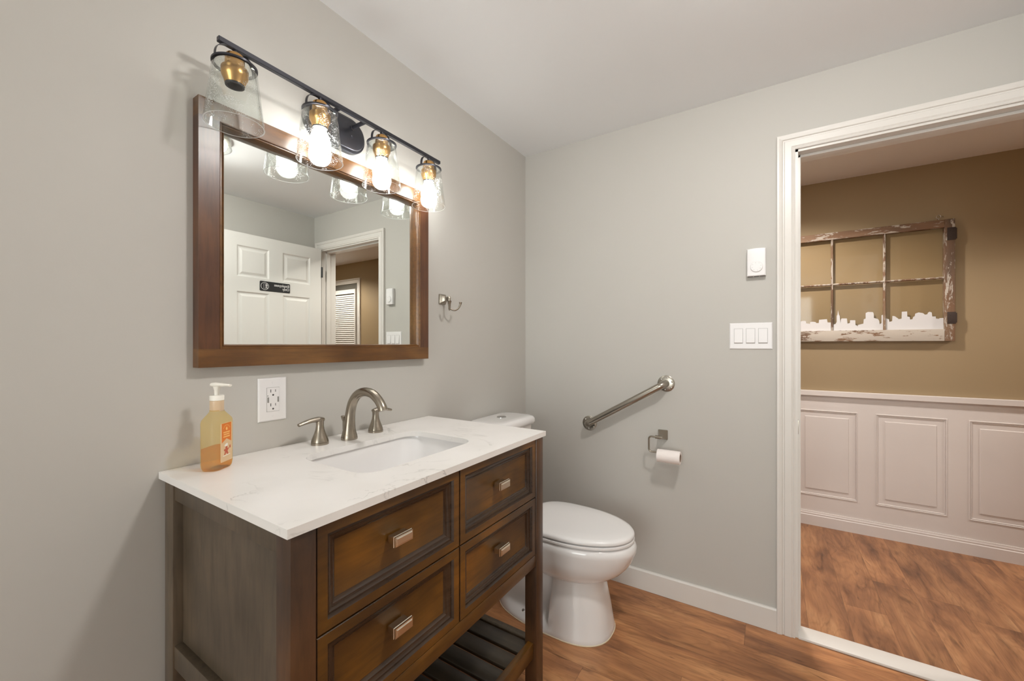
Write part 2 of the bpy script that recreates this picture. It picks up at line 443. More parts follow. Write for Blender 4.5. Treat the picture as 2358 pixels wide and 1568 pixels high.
def add_sweep(bm, path, prof, mp, closed=False, cap_inner=False, mi=0, mseg=None):
    """mitred moulding: path of 2-D points, prof = [(offset to the left of the path, height)], mp(u, v, w) -> 3-D"""
    P = [Vector((p[0], p[1])) for p in path]; n = len(P)
    def nrm(a, b): d = (b - a).normalized(); return Vector((-d.y, d.x))
    rows = []
    for i in range(n):
        if closed: n0 = nrm(P[i - 1], P[i]); n1 = nrm(P[i], P[(i + 1) % n])
        else:
            n0 = nrm(P[i - 1], P[i]) if i else None; n1 = nrm(P[i], P[i + 1]) if i < n - 1 else None
            n0 = n0 or n1; n1 = n1 or n0
        mt = (n0 + n1) / (1 + n0.dot(n1))
        rows.append([bm.verts.new(mp(P[i].x + mt.x * o, P[i].y + mt.y * o, w)) for o, w in prof])
    for i in range(n if closed else n - 1):
        a, b = rows[i], rows[(i + 1) % n]
        for k in range(len(prof) - 1): bm.faces.new((a[k], b[k], b[k + 1], a[k + 1])).material_index = mseg[k] if mseg else mi
    if not closed:
        if len(prof) > 2:
            bm.faces.new(rows[0]); bm.faces.new(rows[-1])
    if cap_inner: bm.faces.new([r[-1] for r in rows]).material_index = mi
    return rows
def rect(u0, v0, u1, v1): return [(u0, v0), (u1, v0), (u1, v1), (u0, v1)]     # counter-clockwise: left = inwards
def poly_prism(bm, pts2, w0, w1, mp, mi=0):
    a = [bm.verts.new(mp(u, v, w0)) for u, v in pts2]; b = [bm.verts.new(mp(u, v, w1)) for u, v in pts2]
    n = len(pts2)
    bm.faces.new(a).material_index = mi; bm.faces.new(b).material_index = mi
    for i in range(n): bm.faces.new((a[i], a[(i + 1) % n], b[(i + 1) % n], b[i])).material_index = mi
def rounded(u0, v0, u1, v1, r, n=8):
    out = []
    for cx, cy, a0 in ((u1 - r, v0 + r, -PI / 2), (u1 - r, v1 - r, 0), (u0 + r, v1 - r, PI / 2), (u0 + r, v0 + r, PI)):
        for k in range(n + 1):
            a = a0 + PI / 2 * k / n; out.append((cx + r * math.cos(a), cy + r * math.sin(a)))
    return out
onL = lambda x0: (lambda u, v, w: (x0 + w, u, v))       # facing +x, u = y, v = z
onB = lambda y0: (lambda u, v, w: (u, y0 - w, v))       # facing -y, u = x, v = z
onR = lambda x0: (lambda u, v, w: (x0 - w, u, v))       # facing -x, u = y, v = z

# ================================================================== THE SETTING
T = 0.1
struct(obj('wall_left', box((-T, WF - T, 0), (0, WB, HC)), M['wall'], smooth=0))
struct(obj('wall_right', box((WR, WF - T, 0), (WR + T, WB, HC)), M['wall'], smooth=0))
NX0, NX1, NZ0, NZ1 = 0.30, 1.90, 0.35, 2.15
bm = bmesh.new()
add_box(bm, (0, WF - T, 0), (NX0, WF, HC)); add_box(bm, (NX1, WF - T, 0), (WR, WF, HC))
add_box(bm, (NX0, WF - T, 0), (NX1, WF, NZ0)); add_box(bm, (NX0, WF - T, NZ1), (NX1, WF, HC))
struct(obj('wall_front', bm, M['wall'], smooth=0))
# added window behind the camera, lets soft fill light into the room
bm = bmesh.new()
add_sweep(bm, rect(NX0, NZ0, NX1, NZ1), [(0, -0.06), (0, 0.0), (0.035, 0.0), (0.035, -0.06), (0, -0.06)], lambda u, v, w: (u, WF - 0.02 + w, v), True)
add_box(bm, ((NX0 + NX1) / 2 - 0.02, WF - 0.07, NZ0 + 0.03), ((NX0 + NX1) / 2 + 0.02, WF - 0.03, NZ1 - 0.03))
add_sweep(bm, rect(NX0, NZ0, NX1, NZ1), [(0.004, 0.0), (0.004, 0.012), (-0.06, 0.014), (-0.06, 0.0)], lambda u, v, w: (u, WF + w, v), True)
fill_win = struct(obj('fill_window_1', bm, M['trim'], smooth=0))
for a_, b_ in ((NX0 + 0.034, (NX0 + NX1) / 2 - 0.019), ((NX0 + NX1) / 2 + 0.019, NX1 - 0.034)):
    obj('pane', box((a_, WF - 0.054, NZ0 + 0.034), (b_, WF - 0.050, NZ1 - 0.034)), M['pane_glass'], fill_win, smooth=0)
pl_ = bpy.data.lights.new('fill_window_portal', 'AREA'); pl_.shape = 'RECTANGLE'; pl_.size = NX1 - NX0; pl_.size_y = NZ1 - NZ0; pl_.cycles.is_portal = True
po_ = bpy.data.objects.new('fill_window_portal', pl_); C.objects.link(po_); po_.location = ((NX0 + NX1) / 2, WF - 0.09, (NZ0 + NZ1) / 2); po_.rotation_euler = (PI / 2, 0, 0)
RX0, RX1, RZ = DX0 - 0.019, DX1 + 0.019, DZ + 0.019     # rough opening
bm = bmesh.new()
add_box(bm, (-T, WB, 0), (RX0, DEPTH_IN - 0.012, HC)); add_box(bm, (RX1, WB, 0), (WR + T, DEPTH_IN - 0.012, HC))
add_box(bm, (RX0, WB, RZ), (RX1, DEPTH_IN - 0.012, HC))
struct(obj('wall_back', bm, M['wall'], smooth=0))
bm = bmesh.new()
add_box(bm, (HX0, DEPTH_IN - 0.012, 0), (RX0, DEPTH_IN, HHC)); add_box(bm, (RX1, DEPTH_IN - 0.012, 0), (HX1, DEPTH_IN, HHC))
add_box(bm, (RX0, DEPTH_IN - 0.012, RZ), (RX1, DEPTH_IN, HHC))
struct(obj('wall_hall_front', bm, M['tan'], smooth=0))
struct(obj('wall_hall_back', box((HX0, HB, 0), (HX1, HB + T, HHC)), M['tan'], smooth=0))
struct(obj('wall_hall_left', box((HX0 - T, DEPTH_IN - 0.012, 0), (HX0, HB + T, HHC)), M['tan'], smooth=0))
struct(obj('wall_hall_right', box((HX1, DEPTH_IN - 0.012, 0), (HX1 + T, HB + T, HHC)), M['tan'], smooth=0))
FL = WB + 0.03
struct(obj('floor', box((-T, WF - T, -0.08), (WR + T, FL, 0)), M['floor'], smooth=0))
struct(obj('floor_hall', box((HX0 - T, FL, -0.08), (HX1 + T, HB + T, 0)), M['floor_hall'], smooth=0))
struct(obj('ceiling', box((-T, WF - T, HC), (WR + T, DEPTH_IN - 0.012, HC + 0.08)), M['ceiling'], smooth=0))
struct(obj('ceiling_hall', box((HX0 - T, DEPTH_IN - 0.012, HHC), (HX1 + T, HB + T, HHC + 0.08)), M['hall_ceiling'], smooth=0))

# baseboards: flat board with eased top
def baseboard(name, a, b, h, th, mp, mat):
    bm = bmesh.new()
    prof = [(0, 0.0), (0, th), (h - 0.006, th), (h, th - 0.005), (h, 0.0)]
    ra = [bm.verts.new(mp(a, v, w)) for v, w in prof]; rb = [bm.verts.new(mp(b, v, w)) for v, w in prof]
    for i in range(len(prof)): j = (i + 1) % len(prof); bm.faces.new((ra[i], ra[j], rb[j], rb[i]))
    bm.faces.new(ra); bm.faces.new(rb)
    return struct(obj(name, bm, mat, smooth=0))
baseboard('baseboard_back', 0.013, 1.2455, 0.097, 0.013, onB(WB), M['trim'])
baseboard('baseboard_left', 1.30, WB, 0.097, 0.013, onL(0), M['trim'])
baseboard('baseboard_left', WF, 0.36, 0.097, 0.013, onL(0), M['trim'])
baseboard('baseboard_right', WF, WB - 0.02, 0.097, 0.013, onR(WR), M['trim'])

# door casing, bathroom side (trim_1), jamb and stops (trim_2)
cas = [(0.004, 0.0), (0.004, 0.009), (0.008, 0.011), (0.012, 0.009), (0.018, 0.0125), (0.040, 0.0125), (0.043, 0.009), (0.047, 0.009), (0.050, 0.014), (0.060, 0.017), (0.067, 0.017), (0.069, 0.015), (0.069, 0.0)]
jx0, jx1, jz = DX0 - 0.006, DX1 + 0.006, DZ + 0.006
bm = bmesh.new(); add_sweep(bm, [(jx0, 0), (jx0, jz), (jx1, jz), (jx1, 0)], cas, onB(WB))
struct(obj('trim_1', bm, M['trim'], smooth=0))
bm = bmesh.new()
onBh = lambda u, v, w: (u, DEPTH_IN + w, v)
add_sweep(bm, [(jx0, 0), (jx0, jz), (jx1, jz), (jx1, 0)], cas, onBh)
struct(obj('trim_2', bm, M['trim'], smooth=0))
bm = bmesh.new()
y0, y1 = WB - 0.001, DEPTH_IN + 0.002
add_box(bm, (RX0, y0, 0), (DX0, y1, RZ)); add_box(bm, (DX1, y0, 0), (RX1, y1, RZ)); add_box(bm, (RX0, y0, DZ), (RX1, y1, RZ))
sy0, sy1 = WB + 0.040, WB + 0.075
add_box(bm, (DX0, sy0, 0), (DX0 + 0.011, sy1, DZ), 0.002); add_box(bm, (DX1 - 0.011, sy0, 0), (DX1, sy1, DZ), 0.002)
add_box(bm, (DX0, sy0, DZ - 0.011), (DX1, sy1, DZ), 0.002)
jamb = struct(obj('trim_3', bm, M['trim'], smooth=0))
bm = bmesh.new()
poly_prism(bm, rounded(WB + 0.006, 0.845, WB + 0.030, 0.905, 0.006, 4), 0.0, -0.0015, lambda u, v, w: (DX0 - w, u, v))
o = obj('strike_plate', bm, M['nickel'], jamb); o['label'] = 'dark metal strike plate'
# threshold
bm = bmesh.new(); add_box(bm, (DX0, WB - 0.010, 0.0), (DX1, WB + 0.078, 0.011), 0.003)
struct(obj('trim_4', bm, M['trim']))
# quarter gap shadow line is left to the light

# hall: wainscot with raised panels, chair rail, skirting
WX0, WX1 = HX0, 3.20
bm = bmesh.new()
mp = onB(HB - 0.006)
edges = []
px = 1.782 - 0.409 * 6
panels = []
while px + 0.322 < WX1:
    if px > WX0 + 0.05: panels.append(px)
    px += 0.409
z0, z1 = 0.200, 0.779
xs = [WX0] + [v for p_ in panels for v in (p_, p_ + 0.322)] + [WX1]
def quad(bm, a, b, c, d, mp_, w=0.0):
    bm.faces.new([bm.verts.new(mp_(u, v, w)) for u, v in (a, b, c, d)])
quad(bm, (WX0, 0), (WX1, 0), (WX1, z0), (WX0, z0), mp); quad(bm, (WX0, z1), (WX1, z1), (WX1, 0.90), (WX0, 0.90), mp)
for i in range(0, len(xs) - 1, 2): quad(bm, (xs[i], z0), (xs[i + 1], z0), (xs[i + 1], z1), (xs[i], z1), mp)
for p_ in panels:
    add_sweep(bm, rect(p_, z0, p_ + 0.322, z1), [(0, 0), (0.002, 0.004), (0.005, 0.004), (0.008, -0.001), (0.011, 0.002), (0.014, -0.003), (0.044, -0.003), (0.047, 0.0015), (0.050, 0.0015)], mp, True, True)
struct(obj('trim_5', bm, M['wainscot'], smooth=0))
bm = bmesh.new(); add_box(bm, (WX0, HB - 0.028, 0.876), (WX1, HB, 0.911), 0.003)
struct(obj('trim_6', bm, M['wainscot'], smooth=0))
bm = bmesh.new()
prof = [(0, 0), (0, 0.016), (0.066, 0.016), (0.070, 0.012), (0.078, 0.013), (0.084, 0.010), (0.092, 0.009), (0.093, 0.0)]
mpb = onB(HB - 0.0)
ra = [bm.verts.new(mpb(WX0, v, w + 0.004 if w else 0)) for v, w in prof]; rb = [bm.verts.new(mpb(WX1, v, w + 0.004 if w else 0)) for v, w in prof]
for i in range(len(prof)): j = (i + 1) % len(prof); bm.faces.new((ra[i], ra[j], rb[j], rb[i]))
bm.faces.new(ra); bm.faces.new(rb)
struct(obj('baseboard_hall', bm, M['wainscot'], smooth=0))

# open six-panel door, folded back in front of the right wall (seen in the mirror)
DXF, DTH = 2.020, 0.035
dy0, dy1, dz0, dz1 = 1.300, 2.035, 0.010, 2.030
bm = bmesh.new()
cols = [(1.387, 1.612), (1.712, 1.938)]; rows = [(0.215, 0.84), (0.945, 1.608), (1.714, 1.941)]
ys = [dy0, cols[0][0], cols[0][1], cols[1][0], cols[1][1], dy1]
zs = [dz0] + [v for r in rows for v in r] + [dz1]
pp = [(0, 0), (0.003, -0.001), (0.010, -0.007), (0.014, -0.008), (0.020, -0.008), (0.036, -0.0015), (0.039, -0.0015)]
for side, mpx in ((0, onR(DXF)), (1, onL(DXF + DTH))):
    for i in range(5):
        for j in range(len(zs) - 1):
            if i in (1, 3) and j in (1, 3, 5): add_sweep(bm, rect(ys[i], zs[j], ys[i + 1], zs[j + 1]), pp, mpx, True, True)
            else: quad(bm, (ys[i], zs[j]), (ys[i + 1], zs[j]), (ys[i + 1], zs[j + 1]), (ys[i], zs[j + 1]), mpx)
a = [(DXF, dy0), (DXF + DTH, dy0), (DXF + DTH, dy1), (DXF, dy1)]
for k in range(4):
    (xa, ya), (xb, yb) = a[k], a[(k + 1) % 4]
    if abs(xa - xb) < 1e-9: continue
    bm.faces.new([bm.verts.new(q) for q in ((xa, ya, dz0), (xb, yb, dz0), (xb, yb, dz1), (xa, ya, dz1))])
for z in (dz0, dz1):
    bm.faces.new([bm.verts.new((x, y, z)) for x, y in a])
door1 = struct(obj('door_1', bm, M['door'], smooth=0))
for zc in (1.835, 1.05, 0.23):
    bm = bmesh.new()
    add_lathe(bm, (DXF - 0.004, dy1 + 0.006, zc - 0.044), (0, 0, 1), [(0, 0.006), (0.088, 0.006)], 16)
    add_box(bm, (DXF + 0.0, dy1 - 0.001, zc - 0.044), (DXF + 0.030, dy1 + 0.002, zc + 0.044))
    obj('hinge', bm, M['black_plastic'], door1, label='black hinge')
for s in (-1, 1):
    bm = bmesh.new()
    bx_ = DXF if s < 0 else DXF + DTH
    add_lathe(bm, (bx_, dy0 + 0.065, 0.93), (s, 0, 0), [(0, 0.030), (0.006, 0.030), (0.009, 0.012), (0.028, 0.012), (0.034, 0.024), (0.048, 0.027), (0.058, 0.020), (0.060, 0.0)], 28)
    obj('door_knob', bm, M['nickel'], door1, label='brushed metal door knob')
# sign on the door
sx = DXF
sgn = thing('door_sign', 'black EMPLOYEES ONLY plaque on the open white door, seen in the mirror', 'sign', (sx, 1.655, 1.626))
bm = bmesh.new(); poly_prism(bm, rounded(1.542, 1.626, 1.768, 1.699, 0.007, 5), 0.0, 0.003, onR(sx))
obj('plate', bm, M['black_plastic'], sgn)
def text_mesh(body, size, loc, rot, name, parent, mat, spacing=1.0):
    cu = bpy.data.curves.new(name, 'FONT'); cu.body = body; cu.size = size; cu.extrude = 0.0003; cu.space_line = 0.95
    cu.align_x = 'LEFT'; cu.offset = size * 0.018; cu.space_character = spacing
    tmp = bpy.data.objects.new(name, cu); C.objects.link(tmp)
    bpy.context.view_layer.update()
    me = bpy.data.meshes.new_from_object(tmp.evaluated_get(bpy.context.evaluated_depsgraph_get()))
    bpy.data.objects.remove(tmp)
    me.name = name
    mw = Matrix.Translation(Vector(loc) - world_loc(parent)) @ rot
    me.transform(mw); me.materials.clear(); me.materials.append(mat)
    o = bpy.data.objects.new(name, me); C.objects.link(o); o.parent = parent
    return o
rotR = Matrix(((0, 0, -1, 0), (-1, 0, 0, 0), (0, 1, 0, 0), (0, 0, 0, 1)))     # text x -> -y, text y -> z, normal -> -x
text_mesh('Employees\nOnly', 0.0270, (sx - 0.0034, 1.762, 1.6690), rotR, 'lettering', sgn, M['decal'])
bm = bmesh.new(); m_ = onR(sx)
cyy, czz, rr = 1.577, 1.6625, 0.029
ring = lambda r, w: [m_(cyy + r * math.cos(2 * PI * k / 40), czz + r * math.sin(2 * PI * k / 40), w) for k in range(40)]
add_rings(bm, [ring(rr, 0.0032), ring(rr, 0.0042), ring(rr - 0.0028, 0.0042), ring(rr - 0.0028, 0.0032)], True, False, False)
add_sweep(bm, rect(1.569, 1.643, 1.583, 1.683), [(0, 0.0032), (0, 0.0040), (0.0014, 0.0040), (0.0014, 0.0032)], m_, True)
poly_prism(bm, [(1.586, 1.643), (1.589, 1.643), (1.590, 1.654), (1.594, 1.643), (1.597, 1.644), (1.593, 1.660), (1.594, 1.668), (1.598, 1.664), (1.599, 1.667), (1.594, 1.674), (1.588, 1.674), (1.581, 1.668), (1.582, 1.665), (1.588, 1.667), (1.588, 1.658)], 0.0032, 0.0042, m_)
poly_prism(bm, [(1.5905 + 0.0035 * math.cos(2 * PI * k / 14), 1.679 + 0.0035 * math.sin(2 * PI * k / 14)) for k in range(14)], 0.0032, 0.0042, m_)
obj('pictogram', bm, M['decal'], sgn, smooth=0)

# louvred closet door across the hall (seen in the mirror)
lx0, lx1, lz1 = 3.415, 4.11, 1.955
bm = bmesh.new(); add_sweep(bm, [(lx0 - 0.006, 0), (lx0 - 0.006, 2.03), (lx1 + 0.006, 2.03), (lx1 + 0.006, 0)], cas, onB(HB))
struct(obj('trim_7', bm, M['trim'], smooth=0))
bm = bmesh.new(); yb0, yb1 = HB - 0.030, HB - 0.002
add_box(bm, (lx0, HB - 0.004, 0), (lx1, HB, 2.03), 0, mi=1)
add_box(bm, (lx0 + 0.003, yb0, 0.01), (lx0 + 0.022, yb1, lz1)); add_box(bm, (lx1 - 0.045, yb0, 0.01), (lx1 - 0.003, yb1, lz1))
add_box(bm, (lx0 + 0.022, yb0, lz1 - 0.055), (lx1 - 0.045, yb1, lz1)); add_box(bm, (lx0 + 0.022, yb0, 0.01), (lx1 - 0.045, yb1, 0.14))
z = 0.152
while z < lz1 - 0.058:
    vs_ = add_box(bm, (lx0 + 0.022, -0.0030, -0.0130), (lx1 - 0.045, 0.0030, 0.0130))
    bmesh.ops.transform(bm, matrix=Matrix.Translation((0, HB - 0.018, z)) @ Matrix.Rotation(math.radians(-32), 4, 'X'), verts=vs_)
    z += 0.0265
struct(obj('door_2', bm, [M['door'], M['louvre_gap']], smooth=0))

# ================================================================== VANITY
VX, VY0, VY1 = 0.555, 0.367, 1.247; VT = 0.902
van = thing('vanity_cabinet', 'dark espresso wood vanity with four drawers and slatted shelf below', 'cabinet', (0.28, 0.807, 0))
LG = 0.046
for i, (x0, yy0) in enumerate(((VX - LG, VY0), (VX - LG, VY1 - LG), (0.011, VY0), (0.011, VY1 - LG))):
    obj('leg', box((x0, yy0, 0), (x0 + (LG if i < 2 else 0.048), yy0 + LG, VT - 0.001), 0.0025), M['wood_v'] if yy0 > 1 or i == 0 else M['wood_sheen'], van)
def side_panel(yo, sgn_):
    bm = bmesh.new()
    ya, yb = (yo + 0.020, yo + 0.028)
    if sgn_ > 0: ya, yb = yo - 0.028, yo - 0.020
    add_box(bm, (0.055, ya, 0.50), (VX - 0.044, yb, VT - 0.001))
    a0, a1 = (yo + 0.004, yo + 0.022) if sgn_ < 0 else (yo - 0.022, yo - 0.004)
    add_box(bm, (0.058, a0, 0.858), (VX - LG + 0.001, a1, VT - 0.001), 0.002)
    return obj('side_panel', bm, M['wood_sheen'], van)
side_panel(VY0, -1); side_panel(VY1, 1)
for yo, s in ((VY0, -1), (VY1, 1)):
    a0, a1 = (yo + 0.003, yo + 0.022) if s < 0 else (yo - 0.022, yo - 0.003)
    obj('side_rail', box((0.058, a0, 0.469), (VX - LG + 0.001, a1, 0.521), 0.002), M['wood_sheen'], van)
obj('back_panel', box((0.015, VY0 + LG, 0.47), (0.024, VY1 - LG, 0.90)), M['wood_sheen'], van)
obj('bottom_panel', box((0.026, VY0 + 0.024, 0.485), (VX - 0.022, VY1 - 0.024, 0.497)), M['wood_sheen'], van)
# carcass face behind the drawer gaps, apron and top edge
bm = bmesh.new()
add_box(bm, (VX - 0.034, VY0 + LG - 0.001, 0.51), (VX - 0.024, VY1 - LG + 0.001, VT - 0.002))
obj('face_backing', bm, M['dark_gap'], van)
obj('apron', box((VX - 0.024, VY0 + LG - 0.001, 0.469), (VX - 0.003, VY1 - LG + 0.001, 0.5085), 0.0015), M['wood_h'], van)
YL0, YL1, YR0, YR1 = VY0 + LG + 0.0025, 0.8012, 0.8048, VY1 - LG - 0.0025
def drawer(y0, y1, z0, z1, kind):
    bm = bmesh.new(); mp = onL(VX - 0.003)
    prof = [(0, -0.020), (0, -0.0012), (0.0012, 0), (0.0205, 0), (0.0222, -0.003), (0.0235, -0.0065), (0.0275, -0.0065), (0.0320, -0.0095), (0.0370, -0.0100), (0.0425, -0.0150), (0.0440, -0.0155)]
    add_sweep(bm, rect(y0, z0, y1, z1), prof, mp, True, True, mseg=[0, 1, 0] + [1] * (len(prof) - 4))
    bm.faces.new([bm.verts.new(mp(u, v, -0.020)) for u, v in rect(y0, z0, y1, z1)])
    d = obj('drawer', bm, [M['wood_h'], M['wood_glaze']], van, smooth=30)
    yc = (y0 + y1) / 2; zc = (z0 + z1) / 2
    yc = yc - (0.005 if y0 < 0.6 else 0.008)
    zc = {0: 0.8080, 1: 0.6175}[kind]
    bm = bmesh.new(); xb = VX - 0.0145
    add_box(bm, (xb, yc - 0.0215, zc - 0.0080), (xb + 0.019, yc + 0.0215, zc + 0.0080), 0.001)
    hx, hz = 0.0245, 0.0105
    rings = []
    for w, s in ((0.018, 0.0), (0.0195, -0.001), (0.0215, -0.001), (0.023, 0.0), (0.026, 0.0), (0.0262, 0.0022), (0.0275, 0.0035), (0.0285, 0.0042)):
        rings.append([(xb + w, u, v) for u, v in rect(yc - hx + s, zc - hz + s, yc + hx - s, zc + hz - s)])
    add_rings(bm, rings)
    obj('knob', bm, M['pull'], d, smooth=20, label='rectangular satin metal pull')
    return d
drawer(YL0, YL1, 0.7045, VT - 0.002, 0); drawer(YR0, YR1, 0.7045, VT - 0.002, 0)
drawer(YL0, YL1, 0.5095, 0.7015, 1); drawer(YR0, YR1, 0.5095, 0.7015, 1)
# slatted bottom shelf
ZS = 0.198
obj('shelf_rail', box((VX - 0.034, VY0 + LG, 0.153), (VX - 0.012, VY1 - LG, 0.205), 0.002), M['wood_h'], van)
obj('shelf_rail', box((0.020, VY0 + LG, 0.153), (0.040, VY1 - LG, 0.199), 0.002), M['wood_h'], van)
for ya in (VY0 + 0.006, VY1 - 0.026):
    obj('shelf_rail', box((0.059, ya, 0.153), (VX - LG, ya + 0.020, 0.199), 0.002), M['wood_sheen'], van)
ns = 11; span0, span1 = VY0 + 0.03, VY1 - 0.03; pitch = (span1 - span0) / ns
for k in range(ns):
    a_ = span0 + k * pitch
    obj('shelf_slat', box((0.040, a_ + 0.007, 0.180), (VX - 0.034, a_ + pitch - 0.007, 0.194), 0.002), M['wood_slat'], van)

# countertop with an undermount cut-out
CX, CY0, CY1, CZ = 0.561, 0.3587, 1.2565, 0.9184
SY0, SY1, SX0, SX1, SR = 0.604, 1.014, 0.158, 0.440, 0.055
bm = bmesh.new()
outer = [(0.001, CY0), (CX, CY0), (CX, CY1), (0.001, CY1)]
inner = rounded(SX0, SY0, SX1, SY1, SR, 8)
def hole_face(z):
    vo_ = [bm.verts.new((x, y, z)) for x, y in outer]; vi_ = [bm.verts.new((x, y, z)) for x, y in inner]
    es = [bm.edges.new((vo_[i], vo_[(i + 1) % 4])) for i in range(4)] + [bm.edges.new((vi_[i], vi_[(i + 1) % len(vi_)])) for i in range(len(vi_))]
    bmesh.ops.triangle_fill(bm, use_beauty=True, use_dissolve=False, edges=es)
    return vo_, vi_
to, ti = hole_face(CZ); bo, bi = hole_face(VT)
for i in range(4): bm.faces.new((to[i], to[(i + 1) % 4], bo[(i + 1) % 4], bo[i]))
for i in range(len(ti)): j = (i + 1) % len(ti); bm.faces.new((ti[i], ti[j], bi[j], bi[i]))
be = [e for e in bm.edges if len(e.link_faces) == 2 and e.calc_face_angle(0) > 1.2]
bmesh.ops.bevel(bm, geom=be, offset=0.0018, segments=2, affect='EDGES')
top = obj('countertop', bm, M['quartz'], smooth=30)
tag(top, 'white quartz countertop with faint grey veins on the dark vanity', 'countertop')
# basin
bas = thing('sink_basin', 'white rectangular undermount sink set into the quartz countertop', 'sink', (0.30, 0.81, 0.76))
bm = bmesh.new()
def rr_ring(ins, z, r):
    return [(x, y, z) for x, y in rounded(SX0 + ins, SY0 + ins, SX1 - ins, SY1 - ins, max(r, 0.01), 8)]
add_rings(bm, [rr_ring(-0.020, VT - 0.0005, 0.06), rr_ring(-0.008, VT - 0.0005, 0.060), rr_ring(-0.0072, VT - 0.006, 0.060), rr_ring(-0.003, VT - 0.020, 0.060), rr_ring(0.010, 0.84, 0.06), rr_ring(0.030, 0.795, 0.065), rr_ring(0.042, 0.776, 0.06), rr_ring(0.065, 0.768, 0.05), rr_ring(0.100, 0.765, 0.04)], True, False, True)
add_rings(bm, [rr_ring(-0.020, VT - 0.0005, 0.06), rr_ring(-0.014, VT - 0.012, 0.06), rr_ring(-0.004, 0.83, 0.06), rr_ring(0.03, 0.765, 0.06), rr_ring(0.10, 0.757, 0.04)], True, False, True)
obj('basin', bm, M['porcelain'], bas, smooth=44)
bm = bmesh.new(); add_lathe(bm, (0.30, 0.81, 0.7652), (0, 0, 1), [(0, 0.024), (0.002, 0.022), (0.002, 0.016), (0.0005, 0.015), (0.003, 0.012), (0.004, 0.0)], 28)
obj('drain', bm, M['nickel'], bas)

# faucet: spout, lift rod, two lever handles
fau = thing('faucet', 'brushed nickel widespread faucet behind the sink', 'faucet', (0.088, 0.812, CZ))
fy = 0.812
bm = bmesh.new()
pth = [(0.088, CZ), (0.088, CZ + 0.006), (0.088, CZ + 0.012), (0.088, 0.950), (0.090, 0.975), (0.094, 1.005), (0.106, 1.038), (0.130, 1.063), (0.163, 1.0735), (0.198, 1.070), (0.226, 1.054), (0.243, 1.035), (0.249, 1.022)]
rad = [0.0250, 0.0250, 0.0238, 0.0190, 0.0165, 0.0150, 0.0145, 0.0140, 0.0138, 0.0136, 0.0135, 0.0138, 0.0140]
P_ = smooth_path([(x, fy, z) for x, z in pth], 5); R_ = lerp_list(rad, 5)
add_tube(bm, P_, R_, 28)
spout = obj('spout', bm, M['nickel'], fau, smooth=50)
bm = bmesh.new(); add_tube(bm, [(0.058, fy, 0.945), (0.058, fy, 0.985)], 0.0028, 10)
add_lathe(bm, (0.058, fy, 0.972), (0, 0, 1), [(0, 0.003), (0.004, 0.0045), (0.016, 0.0085), (0.018, 0.007)], 16)
add_tube(bm, [(0.058, fy, 0.935), (0.075, fy, 0.935)], 0.003, 10)
obj('lift_rod', bm, M['nickel'], fau)
for hy, s in ((0.7225, -1), (0.928, 1)):
    bm = bmesh.new()
    hp = [(0, 0.0250), (0.006, 0.0250), (0.0066, 0.0236), (0.0076, 0.0236), (0.0082, 0.0246), (0.012, 0.0240), (0.022, 0.0205), (0.034, 0.0160), (0.045, 0.0125), (0.056, 0.0110), (0.066, 0.0112), (0.072, 0.0120), (0.076, 0.0115), (0.077, 0.008)]
    add_lathe(bm, (0.071, hy, CZ), (0, 0, 1), hp, 32)
    h_ = obj('handle', bm, M['nickel'], fau, smooth=45)
    bm = bmesh.new()
    lp = smooth_path([(0.071, hy - s * 0.010, CZ + 0.0735), (0.071, hy + s * 0.006, CZ + 0.0755), (0.071, hy + s * 0.030, CZ + 0.0745), (0.071, hy + s * 0.050, CZ + 0.0710), (0.071, hy + s * 0.066, CZ + 0.0670)], 5)
    add_tube(bm, lp, lerp_list([0.0095, 0.0122, 0.0100, 0.0086, 0.0070], 5), 18, flat=(1.0, 0.66))
    obj('lever', bm, M['nickel'], h_, smooth=60)

# foaming soap bottle
soap_c = Vector((0.0845, 0.446)); n_ = Vector((math.cos(math.radians(33.5)), math.sin(math.radians(33.5)))); tt = Vector((-n_.y, n_.x))
sb = thing('soap_bottle', 'amber soap pump bottle with an orange label on the countertop', 'bottle', (soap_c.x, soap_c.y, CZ))
def bring(hn, ht, r, z, n=7):
    out = []
    for u, v in rounded(-ht, -hn, ht, hn, r, n):
        q = soap_c + tt * u + n_ * v; out.append((q.x, q.y, z))
    return out
HN, HT = 0.0225, 0.0325
shape = [(0, 0.82, 0.010), (0.002, 0.90, 0.012), (0.006, 0.96, 0.013), (0.014, 1, 0.013), (0.114, 1, 0.013), (0.120, 0.97, 0.014), (0.127, 0.84, 0.016), (0.134, 0.66, 0.014), (0.139, 0.52, 0.012), (0.143, 0.45, 0.010)]
bm = bmesh.new()
rings = []
for z, s, r in shape:
    hn = max(HN * s, 0.0125); ht = HT * s
    ht = max(ht, 0.0135)
    rings.append(bring(hn, ht, min(r, hn - 0.0005), CZ + z))
add_rings(bm, rings, True, True, True)
obj('bottle_body', bm, M['bottle'], sb, smooth=45)
bm = bmesh.new()
rings = []
for z, s, r in [(0.003, 0.86, 0.010), (0.007, 0.93, 0.012), (0.015, 0.96, 0.012), (0.052, 0.96, 0.012)]:
    rings.append(bring(HN * s, HT * s, r, CZ + z))
add_rings(bm, rings)
obj('liquid_soap', bm, M['soap'], sb, smooth=45)
bm = bmesh.new(); c3 = (soap_c.x, soap_c.y, CZ + 0.140)
add_lathe(bm, c3, (0, 0, 1), [(0.0, 0.0138), (0.002, 0.0146), (0.0255, 0.0146)], 40)
obj('collar', bm, M['collar'], sb, smooth=50, label='tan tinted screw collar')
bm = bmesh.new()
add_lathe(bm, c3, (0, 0, 1), [(0.0256, 0.0142), (0.0262, 0.0150), (0.037, 0.0150), (0.038, 0.0140)], 40)
add_lathe(bm, c3, (0, 0, 1), [(0.037, 0.006), (0.040, 0.0052), (0.050, 0.0058), (0.058, 0.0078), (0.060, 0.0080)], 24)
